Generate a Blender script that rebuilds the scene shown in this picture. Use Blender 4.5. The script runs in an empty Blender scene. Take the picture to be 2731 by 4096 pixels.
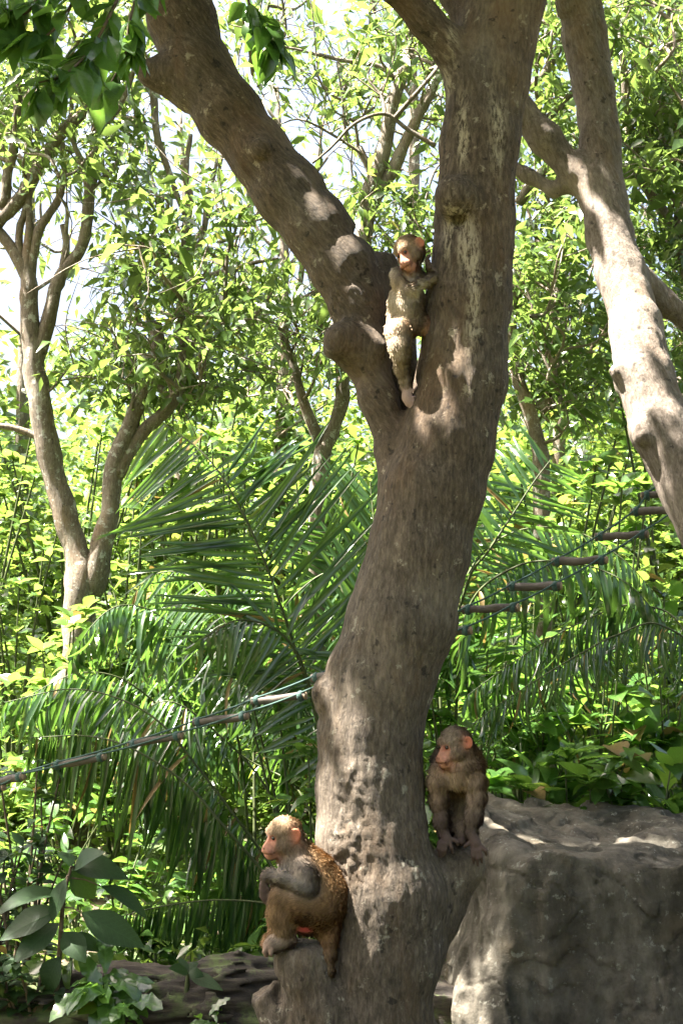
import bpy, math, random
import numpy as np
from mathutils import Vector, Matrix

# ------------------------------------------------------------------ camera, sky, sun, exposure
SC = bpy.context.scene
COL = SC.collection
W, H, F = 2731.0, 4096.0, 5627.0          # photograph size and focal length in its pixels
CAMZ, PITCH = 1.6, math.atan((2600 - 2048) / F)
cam = bpy.data.cameras.new('camera')
cam.sensor_fit = 'VERTICAL'
cam.angle = 2 * math.atan(H / 2 / F)
cam.clip_end = 500
cam_ob = bpy.data.objects.new('camera', cam)
cam_ob.location = (0, 0, CAMZ)
cam_ob.rotation_euler = (math.pi / 2 + PITCH, 0, 0)
COL.objects.link(cam_ob)
SC.camera = cam_ob

SUN_EL, SUN_AZ = math.radians(62), math.radians(-90)    # azimuth from +Y towards +X: the sun stands to the left
SUN = np.array([math.cos(SUN_EL) * math.sin(SUN_AZ), math.cos(SUN_EL) * math.cos(SUN_AZ), math.sin(SUN_EL)])
wd = bpy.data.worlds.new('World'); SC.world = wd; wd.use_nodes = True
nt = wd.node_tree
sky = nt.nodes.new('ShaderNodeTexSky'); sky.sky_type = 'NISHITA'; sky.sun_disc = False
sky.sun_elevation = SUN_EL; sky.sun_rotation = SUN_AZ
sky.air_density = 0.8; sky.dust_density = 8.0; sky.ozone_density = 0.3
nt.links.new(sky.outputs[0], nt.nodes['Background'].inputs[0])
nt.nodes['Background'].inputs[1].default_value = 0.05
sun = bpy.data.lights.new('sun', 'SUN'); sun.energy = 5.0; sun.angle = math.radians(0.53); sun.color = (1, 0.95, 0.86)
sun_ob = bpy.data.objects.new('sun', sun); COL.objects.link(sun_ob)
sun_ob.rotation_euler = Vector(SUN).to_track_quat('Z', 'Y').to_euler()
SC.view_settings.view_transform = 'Standard'; SC.view_settings.look = 'None'
SC.view_settings.exposure = 3.5; SC.view_settings.gamma = 1.0
SC.render.engine = 'CYCLES'
SC.cycles.use_denoising = True
SC.cycles.max_bounces = 8; SC.cycles.diffuse_bounces = 4; SC.cycles.transmission_bounces = 6; SC.cycles.transparent_max_bounces = 8
SC.cycles.sample_clamp_indirect = 6.0
SC.cycles.caustics_reflective = False; SC.cycles.caustics_refractive = False

# ------------------------------------------------------------------ helpers
K = 1.7417                                   # photograph pixels per pixel of the overview picture
def P(px, py, Y):
    """photograph pixel seen at distance Y along the ground -> world point"""
    x = (px - W / 2) / F; u = (H / 2 - py) / F
    dy = math.cos(PITCH) - u * math.sin(PITCH); dz = math.sin(PITCH) + u * math.cos(PITCH)
    return np.array([x / dy * Y, Y, CAMZ + dz / dy * Y])
def D(dx, dy, Y): return P(dx * K, dy * K, Y)
def RD(r, Y): return r * K * Y / F           # overview pixels -> metres at distance Y
def unit(v): return v / max(1e-9, float(np.linalg.norm(v)))

def mesh_np(name, v, f, smooth=True):
    v = np.asarray(v, np.float32); f = np.asarray(f, np.int32)
    me = bpy.data.meshes.new(name)
    k = f.shape[1]
    me.vertices.add(len(v)); me.vertices.foreach_set('co', v.ravel())
    me.loops.add(f.size); me.loops.foreach_set('vertex_index', f.ravel())
    me.polygons.add(len(f))
    me.polygons.foreach_set('loop_start', np.arange(0, f.size, k, dtype=np.int32))
    if smooth: me.polygons.foreach_set('use_smooth', np.ones(len(f), bool))
    me.update(calc_edges=True); me.validate()
    return me
def attr_f(me, name, vals):
    a = me.attributes.new(name, 'FLOAT', 'POINT'); a.data.foreach_set('value', np.asarray(vals, np.float32))
def attr_c(me, name, cols):
    c = np.ones((len(cols), 4), np.float32); c[:, :3] = cols
    a = me.attributes.new(name, 'FLOAT_COLOR', 'POINT'); a.data.foreach_set('color', c.ravel())
def tag(o, label=None, cat=None, group=None, kind=None):
    if label: o['label'] = label
    if cat: o['category'] = cat
    if group: o['group'] = group
    if kind: o['kind'] = kind
    return o
def obj(name, me, mat=None, parent=None, kind=None):
    o = bpy.data.objects.new(name, me); COL.objects.link(o)
    if mat is not None and len(me.materials) == 0: me.materials.append(mat)
    if parent is not None: o.parent = parent
    if kind: o['kind'] = kind
    return o
def empty(name, loc):
    o = bpy.data.objects.new(name, None); o.location = [float(c) for c in loc]; o.empty_display_size = 0.1
    COL.objects.link(o); return o

def _hash(ix, iy, iz, seed):
    h = (ix.astype(np.uint32) * np.uint32(374761393) + iy.astype(np.uint32) * np.uint32(668265263)
         + iz.astype(np.uint32) * np.uint32(2147483647) + np.uint32(seed * 974711 + 13))
    h = (h ^ (h >> np.uint32(13))) * np.uint32(1274126177)
    h = (h ^ (h >> np.uint32(16))) * np.uint32(2246822519)
    h = h ^ (h >> np.uint32(15))
    return h.astype(np.float32) / np.float32(4294967295.0) * 2 - 1
def noise(p, seed=0):
    p = np.asarray(p, np.float64); i = np.floor(p).astype(np.int64); f = p - i; f = f * f * (3 - 2 * f)
    out = 0
    for a in (0, 1):
        wx = f[:, 0] if a else 1 - f[:, 0]
        for b in (0, 1):
            wy = f[:, 1] if b else 1 - f[:, 1]
            for c in (0, 1):
                wz = f[:, 2] if c else 1 - f[:, 2]
                out = out + wx * wy * wz * _hash(i[:, 0] + a, i[:, 1] + b, i[:, 2] + c, seed)
    return out
def fbm(p, oct=4, seed=0, gain=0.5):
    s = 0; a = 1.0; p = np.asarray(p, np.float64)
    for o in range(oct):
        s = s + a * noise(p, seed + o); p = p * 2.03 + 7.3; a *= gain
    return s

# ---- implicit solids: smooth unions of tapered limbs and ellipsoids, meshed with surface nets
class Prim:
    def __init__(s, kind, a, b=None, ra=0, rb=0, R=None, k=0.02, tag='', col=(0.3, 0.2, 0.1)):
        s.kind, s.a, s.ra, s.k, s.tag, s.col = kind, np.asarray(a, float), ra, k, tag, np.asarray(col, float)
        s.b = None if b is None else np.asarray(b, float); s.rb = rb; s.R = R
    def box(s, m):
        if s.kind == 'cone':
            r = max(s.ra, s.rb) + m
            return np.minimum(s.a, s.b) - r, np.maximum(s.a, s.b) + r
        r = max(s.ra) + m
        return s.a - r, s.a + r
    def d(s, p):
        if s.kind == 'cone':
            ab = s.b - s.a; t = np.clip(((p - s.a) @ ab) / max(1e-12, ab @ ab), 0, 1)
            q = p - s.a - t[..., None] * ab
            return np.sqrt((q * q).sum(-1)) - (s.ra + (s.rb - s.ra) * t)
        q = p - s.a
        if s.R is not None: q = q @ s.R           # world -> local (R columns are local axes)
        r = np.asarray(s.ra); k0 = np.sqrt(((q / r) ** 2).sum(-1)); k1 = np.sqrt(((q / (r * r)) ** 2).sum(-1))
        return k0 * (k0 - 1) / np.maximum(k1, 1e-6)
    def axis(s):
        return unit(s.b - s.a) if s.kind == 'cone' else np.array([0, 0, -1.0])
def cone(a, b, ra, rb, k=0.02, tag='', col=(0.3, 0.2, 0.1)): return Prim('cone', a, b, ra, rb, None, k, tag, col)
def ell(c, r, R=None, k=0.02, tag='', col=(0.3, 0.2, 0.1)): return Prim('ell', c, None, r, 0, R, k, tag, col)

def surface(prims, h, cuts=(), lo=None, hi=None, deform=None):
    L = np.min([p.box(0.03)[0] for p in prims], 0) if lo is None else lo
    U = np.max([p.box(0.03)[1] for p in prims], 0) if hi is None else hi
    n = np.ceil((U - L) / h).astype(int) + 2
    fld = np.full(n, 0.2, np.float32)
    ax = [L[i] + h * np.arange(n[i]) for i in range(3)]
    def sl(box):
        i0 = np.clip(np.floor((box[0] - L) / h).astype(int), 0, n - 1); i1 = np.clip(np.ceil((box[1] - L) / h).astype(int) + 1, 1, n)
        return tuple(slice(a, max(a + 1, b)) for a, b in zip(i0, i1))
    def pts(s):
        g = np.meshgrid(ax[0][s[0]], ax[1][s[1]], ax[2][s[2]], indexing='ij')
        return np.stack(g, -1)
    for p in prims:
        s = sl(p.box(p.k + 3 * h)); d = p.d(pts(s)).astype(np.float32); a = fld[s]
        m = np.maximum(p.k - np.abs(a - d), 0) / p.k
        fld[s] = np.minimum(a, d) - m * m * p.k * 0.25
    for p in cuts:
        s = sl(p.box(p.k + 3 * h)); d = -p.d(pts(s)).astype(np.float32); a = fld[s]
        m = np.maximum(p.k - np.abs(a - d), 0) / p.k
        fld[s] = np.maximum(a, d) + m * m * p.k * 0.25
    if deform is not None: fld = deform(fld, ax)
    ins = fld < 0
    c = n - 1
    cnt = np.zeros(c, np.int8)
    for a in (0, 1):
        for b in (0, 1):
            for e in (0, 1): cnt += ins[a:a + c[0], b:b + c[1], e:e + c[2]]
    act = np.argwhere((cnt > 0) & (cnt < 8))
    idx = np.full(c, -1, np.int64); idx[tuple(act.T)] = np.arange(len(act))
    acc = np.zeros((len(act), 3)); w = np.zeros(len(act))
    corners = [(a, b, e) for a in (0, 1) for b in (0, 1) for e in (0, 1)]
    for ca in corners:
        for axx in range(3):
            if ca[axx]: continue
            cb = list(ca); cb[axx] = 1
            fa = fld[tuple((act + ca).T)]; fb = fld[tuple((act + cb).T)]
            mk = (fa < 0) != (fb < 0)
            t = np.where(mk, fa / np.where(mk, fa - fb, 1), 0)
            q = np.repeat(np.array(ca, float)[None], len(act), 0); q[:, axx] += t
            acc += q * mk[:, None]; w += mk
    v = L + (act + acc / w[:, None]) * h
    quads = []
    for axx in range(3):
        o1, o2 = [(1, 2), (2, 0), (0, 1)][axx]
        s0 = [slice(None)] * 3; s1 = [slice(None)] * 3
        s0[axx] = slice(0, n[axx] - 1); s1[axx] = slice(1, n[axx])
        e = np.argwhere(ins[tuple(s0)] != ins[tuple(s1)])
        e = e[(e[:, o1] > 0) & (e[:, o2] > 0) & (e[:, o1] < c[o1]) & (e[:, o2] < c[o2])]
        if not len(e): continue
        u1 = np.zeros(3, int); u1[o1] = 1; u2 = np.zeros(3, int); u2[o2] = 1
        q = np.stack([idx[tuple((e - u1 - u2).T)], idx[tuple((e - u2).T)], idx[tuple(e.T)], idx[tuple((e - u1).T)]], 1)
        flip = ~ins[tuple(e.T)]
        q[flip] = q[flip][:, ::-1]
        quads.append(q)
    f = np.concatenate(quads); f = f[(f >= 0).all(1)]
    return v, f

def normals(v, f):
    n = np.zeros_like(v); fn = np.cross(v[f[:, 1]] - v[f[:, 0]], v[f[:, 2]] - v[f[:, 0]])
    if f.shape[1] == 4: fn = fn + np.cross(v[f[:, 2]] - v[f[:, 0]], v[f[:, 3]] - v[f[:, 0]])
    for i in range(f.shape[1]): np.add.at(n, f[:, i], fn)
    return n / np.maximum(1e-12, np.linalg.norm(n, axis=1))[:, None]
def relax(v, f, it=2, lam=0.5):
    e = np.concatenate([np.stack([f[:, i], f[:, (i + 1) % f.shape[1]]], 1) for i in range(f.shape[1])]); e = np.concatenate([e, e[:, ::-1]])
    c = np.bincount(e[:, 0], minlength=len(v))[:, None]
    for _ in range(it):
        s = np.zeros_like(v)
        for k in range(3): s[:, k] = np.bincount(e[:, 0], weights=v[e[:, 1], k], minlength=len(v))
        v = v + lam * (s / np.maximum(c, 1) - v)
    return v
def clean_labels(f, fl, nv, main=None):
    """keep the largest piece of every label, give stray islands to the main label"""
    if main is None: main = np.bincount(fl).argmax()
    for k in np.unique(fl):
        if k == main: continue
        ids = np.where(fl == k)[0]; ff = f[ids]; lab = np.arange(nv)
        while True:
            m = lab[ff].min(1); new = lab.copy(); np.minimum.at(new, ff.ravel(), np.repeat(m, ff.shape[1])); new = new[new]
            if (new == lab).all(): break
            lab = new
        c = lab[ff[:, 0]]; u, n = np.unique(c, return_counts=True)
        fl[ids[c != u[n.argmax()]]] = main
    return fl
def split_parts(v, f, flabel, names, base, mats, parent, attrs=None):
    """one surface cut into named parts that share the normals of the whole"""
    nrm = normals(v, f); out = {}
    for k, nm in enumerate(names):
        ff = f[flabel == k]
        if not len(ff): continue
        ids, inv = np.unique(ff, return_inverse=True)
        me = mesh_np(nm.split('#')[0], v[ids] - base, inv.reshape(ff.shape))
        for an, av in (attrs or {}).items(): attr_f(me, an, av[ids])
        me.normals_split_custom_set_from_vertices(nrm[ids].tolist())
        out[nm] = obj(nm.split('#')[0], me, mats, parent)
    return out

# ---- swept tubes
def tube(pts, rad, sides=8, seed=0, rough=0.0, cap=True, closed_tip=False):
    pts = np.asarray(pts, float); rad = np.asarray(rad, float); n = len(pts)
    tg = np.gradient(pts, axis=0); tg /= np.maximum(1e-9, np.linalg.norm(tg, axis=1))[:, None]
    ref = np.array([0, 1.0, 0]) if abs(tg[0][1]) < 0.8 else np.array([1.0, 0, 0])
    x = unit(np.cross(ref, tg[0])); vs = []
    an = np.arange(sides) * 2 * math.pi / sides
    for i in range(n):
        x = unit(x - tg[i] * (x @ tg[i])); y = np.cross(tg[i], x)
        ring = np.cos(an)[:, None] * x + np.sin(an)[:, None] * y
        vs.append(pts[i] + ring * rad[i])
    v = np.concatenate(vs)
    if rough:
        cen = np.repeat(pts, sides, 0); q = v - cen
        v = cen + q * (1 + rough * fbm(v * 9 / max(0.02, rad.max()) * 0.1 + seed * 3.1, 3, seed))[:, None]
    f = []
    for i in range(n - 1):
        for j in range(sides):
            k = (j + 1) % sides
            f.append((i * sides + j, i * sides + k, (i + 1) * sides + k, (i + 1) * sides + j))
    f = np.array(f)
    if cap:
        c0, c1 = len(v), len(v) + 1
        v = np.concatenate([v, [pts[0]], [pts[-1] + tg[-1] * rad[-1] * 0.3]])
        e = [(c0, (j + 1) % sides, j, j) for j in range(sides)] + [(c1, (n - 1) * sides + j, (n - 1) * sides + (j + 1) % sides, (n - 1) * sides + (j + 1) % sides) for j in range(sides)]
        tri = np.array(e)[:, :3]
        quads = np.concatenate([f[:, [0, 1, 2]], f[:, [0, 2, 3]]])
        return v, np.concatenate([quads, tri])
    return v, np.concatenate([f[:, [0, 1, 2]], f[:, [0, 2, 3]]])
def spline(pts, m=6):
    """Catmull-Rom through rows (any columns)"""
    p = np.asarray(pts, float); p = np.concatenate([[2 * p[0] - p[1]], p, [2 * p[-1] - p[-2]]]); out = []
    for i in range(1, len(p) - 2):
        for t in np.arange(m) / m:
            a, b, c, d = p[i - 1], p[i], p[i + 1], p[i + 2]
            out.append(0.5 * (2 * b + (c - a) * t + (2 * a - 5 * b + 4 * c - d) * t * t + (3 * b - a - 3 * c + d) * t ** 3))
    out.append(p[-2]); return np.array(out)
def merge(parts):
    vs, fs, o = [], [], 0
    for v, f in parts: vs.append(v); fs.append(f + o); o += len(v)
    return np.concatenate(vs), np.concatenate(fs)

# ------------------------------------------------------------------ materials
def new_mat(name):
    m = bpy.data.materials.new(name); m.use_nodes = True; t = m.node_tree; b = t.nodes['Principled BSDF']
    return m, t, b
def N(t, kind, **kw):
    n = t.nodes.new(kind)
    for k, v in kw.items():
        if isinstance(k, str) and k.startswith('i_'): n.inputs[k[2:].replace('_', ' ')].default_value = v
        else: setattr(n, k, v)
    return n
def ramp(t, fac, stops):
    r = t.nodes.new('ShaderNodeValToRGB'); e = r.color_ramp.elements
    while len(e) < len(stops): e.new(0.5)
    for el, (p, c) in zip(e, stops): el.position = p; el.color = (*c, 1)
    t.links.new(fac, r.inputs[0]); return r.outputs[0]
def mixc(t, fac, a, b, mode='MIX'):
    m = t.nodes.new('ShaderNodeMix'); m.data_type = 'RGBA'; m.blend_type = mode
    for s, x in ((0, fac), (6, a), (7, b)):
        if isinstance(x, (int, float)): m.inputs[s].default_value = x
        elif isinstance(x, tuple): m.inputs[s].default_value = (*x, 1)
        else: t.links.new(x, m.inputs[s])
    return m.outputs[2]
def noise_n(t, vec, scale, detail=6, rough=0.6, dist=0.0):
    n = t.nodes.new('ShaderNodeTexNoise'); n.inputs['Scale'].default_value = scale; n.inputs['Detail'].default_value = detail
    n.inputs['Roughness'].default_value = rough; n.inputs['Distortion'].default_value = dist
    t.links.new(vec, n.inputs['Vector']); return n.outputs['Fac']
def mapping(t, vec, scale=(1, 1, 1), rot=(0, 0, 0)):
    m = t.nodes.new('ShaderNodeMapping'); m.inputs['Scale'].default_value = scale; m.inputs['Rotation'].default_value = rot
    t.links.new(vec, m.inputs['Vector']); return m.outputs[0]
def bump(t, height, strength, dist, b, prev=None):
    n = t.nodes.new('ShaderNodeBump'); n.inputs['Strength'].default_value = strength; n.inputs['Distance'].default_value = dist
    t.links.new(height, n.inputs['Height'])
    if prev is not None: t.links.new(prev, n.inputs['Normal'])
    if b is not None: t.links.new(n.outputs[0], b.inputs['Normal'])
    return n.outputs[0]
def math_n(t, op, a, b=0.0, clamp=False):
    m = t.nodes.new('ShaderNodeMath'); m.operation = op; m.use_clamp = clamp
    for i, x in enumerate((a, b)):
        if isinstance(x, (int, float)): m.inputs[i].default_value = x
        else: t.links.new(x, m.inputs[i])
    return m.outputs[0]

def mat_bark(name, dark, mid, light, lichen=(0.42, 0.41, 0.34), lichen_amt=0.62, rot=(0, 0, 0), rot2=None, scale=1.0, bump_s=0.7):
    m, t, b = new_mat(name); tc = t.nodes.new('ShaderNodeTexCoord').outputs['Object']
    def streak(r):
        q = tc if r == (0, 0, 0) else mapping(t, tc, (1, 1, 1), r)
        return noise_n(t, mapping(t, q, (1, 1, 0.30)), 70 * scale, 8, 0.78, 0.3), noise_n(t, mapping(t, q, (1, 1, 0.16)), 24 * scale, 6, 0.7, 0.5)
    s1, s2 = streak(rot)
    if rot2 is not None:
        q1, q2 = streak(rot2); at = N(t, 'ShaderNodeAttribute', attribute_name='limb').outputs['Fac']
        def mf(a, c):
            x = t.nodes.new('ShaderNodeMix'); t.links.new(at, x.inputs[0]); t.links.new(a, x.inputs[2]); t.links.new(c, x.inputs[3]); return x.outputs[0]
        s1, s2 = mf(s1, q1), mf(s2, q2)
    big = noise_n(t, tc, 3.2 * scale, 5, 0.6)
    c = ramp(t, s1, [(0.36, dark), (0.49, mid), (0.63, light)])
    c2 = ramp(t, big, [(0.32, tuple(x * 0.55 for x in mid)), (0.52, mid), (0.70, tuple(min(1, x * 1.35) for x in light))])
    c = mixc(t, 0.38, c, c2)
    # warm orange stain and pale lichen blotches that belong to the bark
    st = ramp(t, noise_n(t, mapping(t, tc, (1, 1, 0.4)), 5.5 * scale, 6, 0.7), [(0.52, (0, 0, 0)), (0.72, (1, 1, 1))])
    c = mixc(t, math_n(t, 'MULTIPLY', st, 0.45), c, (mid[0] * 1.5, mid[1] * 1.12, mid[2] * 0.7))
    li = ramp(t, noise_n(t, tc, 13 * scale, 7, 0.72), [(lichen_amt, (0, 0, 0)), (lichen_amt + 0.05, (1, 1, 1))])
    c = mixc(t, math_n(t, 'MULTIPLY', li, 0.75), c, lichen)
    if rot2 is not None:
        wm = N(t, 'ShaderNodeAttribute', attribute_name='warm').outputs['Fac']; pl_ = N(t, 'ShaderNodeAttribute', attribute_name='pale').outputs['Fac']
        c = mixc(t, math_n(t, 'MULTIPLY', wm, 0.75), c, (1.12, 0.93, 0.72), 'MULTIPLY')
        c = mixc(t, math_n(t, 'MULTIPLY', pl_, ramp(t, s1, [(0.44, (0, 0, 0)), (0.56, (1, 1, 1))])), c, (0.46, 0.38, 0.27))
    pit = ramp(t, noise_n(t, tc, 24 * scale, 3, 0.55), [(0.30, (1, 1, 1)), (0.36, (0, 0, 0))])
    c = mixc(t, math_n(t, 'MULTIPLY', pit, 0.7), c, tuple(x * 0.4 for x in dark))
    t.links.new(c, b.inputs['Base Color']); b.inputs['Roughness'].default_value = 0.82; b.inputs['Specular IOR Level'].default_value = 0.3
    n1 = bump(t, s2, bump_s, 0.03, None)
    n2 = bump(t, s1, bump_s, 0.02, None, n1)
    bump(t, noise_n(t, tc, 110 * scale, 5, 0.75), 0.6, 0.008, b, n2)
    return m
def mat_leaf(name, dark, light, glow, obj_random=True, rough=0.33, trans=0.42, spec=0.5, sick=0.03, veins=True):
    m, t, b = new_mat(name)
    if obj_random: rnd = t.nodes.new('ShaderNodeObjectInfo').outputs['Random']
    else: rnd = N(t, 'ShaderNodeAttribute', attribute_name='tint').outputs['Fac']
    tc = t.nodes.new('ShaderNodeTexCoord').outputs['Object']
    c = ramp(t, rnd, [(0.0, dark), (0.55, tuple((a + q) / 2 for a, q in zip(dark, light))), (1.0, light)])
    g = ramp(t, rnd, [(0.0, tuple(x * 0.75 for x in glow)), (1 - sick, glow), (1.0, (glow[0] * 1.6, glow[1] * 0.95, glow[2]))])
    v = noise_n(t, tc, 18, 4, 0.6)
    c = mixc(t, 0.5, c, ramp(t, v, [(0.3, tuple(x * 0.6 for x in dark)), (0.7, tuple(x * 1.25 for x in light))]))
    if obj_random and veins:
        sp = N(t, 'ShaderNodeSeparateXYZ'); t.links.new(tc, sp.inputs[0]); ax = math_n(t, 'ABSOLUTE', sp.outputs[0])
        fr = math_n(t, 'FRACT', math_n(t, 'MULTIPLY', math_n(t, 'SUBTRACT', sp.outputs[1], math_n(t, 'MULTIPLY', ax, .7)), 11.0))
        vn = math_n(t, 'MAXIMUM', math_n(t, 'LESS_THAN', fr, .12), math_n(t, 'LESS_THAN', ax, .010))
        c = mixc(t, math_n(t, 'MULTIPLY', vn, .35), c, tuple(min(1, x * 2.2) for x in light)); g = mixc(t, math_n(t, 'MULTIPLY', vn, .4), g, tuple(x * .55 for x in glow))
        bump(t, fr, .25, .01, b)
    t.links.new(c, b.inputs['Base Color']); b.inputs['Roughness'].default_value = rough; b.inputs['Specular IOR Level'].default_value = spec
    tr = t.nodes.new('ShaderNodeBsdfTranslucent'); t.links.new(g, tr.inputs['Color'])
    mx = t.nodes.new('ShaderNodeMixShader'); mx.inputs[0].default_value = trans
    t.links.new(b.outputs[0], mx.inputs[1]); t.links.new(tr.outputs[0], mx.inputs[2])
    t.links.new(mx.outputs[0], t.nodes['Material Output'].inputs['Surface'])
    return m
def mat_vcol(name, rough=0.8, spec=0.2, nscale=160, bs=0.25, sheen=0.0, var=0.35):
    m, t, b = new_mat(name); tc = t.nodes.new('ShaderNodeTexCoord').outputs['Object']
    c = N(t, 'ShaderNodeAttribute', attribute_name='Col').outputs['Color']
    nz = noise_n(t, tc, nscale, 4, 0.7)
    c = mixc(t, var, c, ramp(t, nz, [(0.3, (0.25, 0.25, 0.25)), (0.7, (1, 1, 1))]), 'MULTIPLY')
    t.links.new(c, b.inputs['Base Color']); b.inputs['Roughness'].default_value = rough; b.inputs['Specular IOR Level'].default_value = spec
    if sheen: b.inputs['Sheen Weight'].default_value = sheen; b.inputs['Sheen Roughness'].default_value = 0.5
    bump(t, nz, bs, 0.004, b); return m
def mat_plain(name, c1, c2, scale=20, rough=0.8, spec=0.3, bs=0.3, bd=0.01, stretch=(1, 1, 1)):
    m, t, b = new_mat(name); tc = mapping(t, t.nodes.new('ShaderNodeTexCoord').outputs['Object'], stretch)
    nz = noise_n(t, tc, scale, 6, 0.65)
    t.links.new(ramp(t, nz, [(0.3, c1), (0.7, c2)]), b.inputs['Base Color'])
    b.inputs['Roughness'].default_value = rough; b.inputs['Specular IOR Level'].default_value = spec
    bump(t, nz, bs, bd, b); return m

M_BARK = mat_bark('bark_main', (0.022, 0.017, 0.013), (0.100, 0.078, 0.058), (0.225, 0.182, 0.138), lichen_amt=0.60, lichen=(0.36, 0.33, 0.26), rot2=(0, math.radians(40), 0))
M_BARK_R = mat_bark('bark_pale', (0.055, 0.042, 0.032), (0.19, 0.15, 0.118), (0.36, 0.30, 0.245), lichen_amt=0.63, rot=(0, math.radians(14), 0))
M_BARK_B = mat_bark('bark_grey', (0.06, 0.048, 0.036), (0.17, 0.135, 0.10), (0.32, 0.28, 0.22), lichen=(0.5, 0.5, 0.44), lichen_amt=0.56, scale=1.2, bump_s=0.5)

# ------------------------------------------------------------------ main tree: one surface, cut into named parts
TY = 5.05
def rotY(a): return np.array([[math.cos(a), 0, math.sin(a)], [0, 1, 0], [-math.sin(a), 0, math.cos(a)]])
BASE = np.array([D(880, 2600, TY)[0], TY, 0.0])
def chain(rows, Y0, k, tagname):
    """rows of (overview x, y, radius, dY)"""
    out = []
    for a, b in zip(rows[:-1], rows[1:]):
        ya, yb = Y0 + a[3], Y0 + b[3]
        out.append(cone(D(a[0], a[1], ya), D(b[0], b[1], yb), RD(a[2], ya), RD(b[2], yb), k, tagname))
    return out
tp = []
tp += chain([(872, 2700, 250, .05), (872, 2480, 165, .05), (868, 2330, 118, -.06), (885, 2190, 118, -.07), (893, 2060, 126, -.07), (856, 1930, 122, -.045), (846, 1800, 118, -.02), (848, 1690, 117, 0), (872, 1570, 118, 0), (922, 1430, 120, 0),
             (962, 1260, 115, 0), (992, 1130, 116, .01), (1026, 1020, 110, .03), (1056, 880, 103, .05), (1076, 700, 99, .06), (1092, 500, 93, .08), (1101, 330, 92, .1), (1120, 190, 96, .12), (1158, 0, 94, .15), (1190, -200, 88, .2), (1215, -420, 80, .25)], TY, 0.03, 'trunk')
tp += chain([(950, 1160, 66, .02), (906, 1040, 38, .06), (870, 920, 40, .09), (838, 810, 52, .12), (822, 700, 60, .15), (790, 615, 70, .17), (735, 530, 73, .19), (662, 440, 71, .22), (592, 350, 69, .25), (524, 262, 73, .28), (458, 160, 73, .31), (420, 50, 76, .34), (400, -70, 78, .37), (370, -330, 70, .42)], TY, 0.05, 'limb')
tp += chain([(828, 805, 52, .08), (788, 786, 44, .04), (772, 785, 38, .02)], TY, 0.05, 'stub#a')
tp += chain([(845, 820, 26, .06), (868, 797, 19, .03)], TY, 0.03, 'stub#a')
tp += chain([(835, 690, 54, .18), (866, 640, 48, .24), (876, 612, 42, .26)], TY, 0.03, 'stub#b')
tp += chain([(905, 1010, 36, .17), (925, 880, 40, .24), (905, 760, 44, .26), (880, 690, 44, .24)], TY, 0.04, 'limb')
tp += chain([(430, 190, 60, .3), (365, 172, 34, .28), (342, 168, 23, .27)], TY, 0.06, 'stub#c')
tp += chain([(690, 440, 40, .2), (712, 420, 26, .18)], TY, 0.05, 'limb')
tp += chain([(725, 480, 40, .2), (752, 474, 22, .2)], TY, 0.05, 'limb')
tp += chain([(592, 345, 40, .18), (600, 342, 24, .12)], TY, 0.03, 'limb')
tp += chain([(800, 1620, 70, -.02), (752, 1600, 32, -.03), (742, 1590, 24, -.03)], TY, 0.05, 'knot')
tp += chain([(1064, 470, 64, -.01), (1044, 452, 50, -.07)], TY, 0.03, 'knot#b')
tp += chain([(930, 2200, 80, .04), (985, 2075, 72, .05), (1042, 1998, 52, .04), (1062, 1984, 46, .03)], TY, 0.06, 'stub#d')
tp += chain([(800, 2480, 110, -.05), (735, 2330, 78, -.12), (694, 2215, 58, -.16), (688, 2196, 55, -.17)], TY, 0.05, 'stub#e')
tp += chain([(740, 2440, 70, -.1), (655, 2340, 46, -.1), (615, 2290, 38, -.1)], TY, 0.03, 'stub#f')
tp += chain([(1075, 170, 60, .1), (1030, 105, 42, .08), (975, 45, 38, .05), (900, -30, 36, 0), (760, -180, 30, -.1)], TY, 0.03, 'branch')
tp += chain([(1100, 60, 55, .15), (1040, -10, 30, .2), (980, -130, 26, .3)], TY, 0.03, 'branch#b')
for cx, cy, r in ((830, 2010, 34), (812, 2032, 26), (858, 2034, 28), (788, 2018, 22), (866, 2066, 14), (790, 1985, 24), (800, 1890, 22), (780, 1842, 18), (825, 1930, 20), (786, 1765, 20)):
    yy = TY - math.sqrt(max(0.001, RD(128, TY) ** 2 - (RD(cx - 862, TY)) ** 2)) + .012
    tp.append(ell(D(cx, cy, yy), (RD(r, TY), .022, RD(r * .6, TY)), None, .02, 'trunk'))
cuts = [ell(D(592, 2262, TY - .12), (.07, .09, .035), rotY(math.radians(-35)), .006), ell(D(640, 2275, TY - .16), (.025, .05, .05), None, .006),
        ell(D(690, 2124, TY - .17), (RD(90, TY), .2, RD(40, TY)), None, .012), ell(D(884, 545, TY + .2), (.14, .2, RD(28, TY)), None, .012),
        ell(D(722, 782, TY), (RD(16, TY), .1, .1), None, .01), ell(D(1080, 1905, TY + .02), (.10, .15, RD(32, TY)), None, .02),
        ell(D(786, 1738, TY - .19), (RD(9, TY), .03, RD(12, TY)), None, .012), ell(D(1052, 500, TY - .05), (RD(16, TY), .03, RD(22, TY)), None, .02)]
zlo = 0.02
v, f = surface(tp, 0.0115, cuts, lo=np.array([-1.9, 4.2, -0.05]), hi=np.array([1.1, 5.75, 4.75]))
v = relax(v, f, 1, 0.4)
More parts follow.
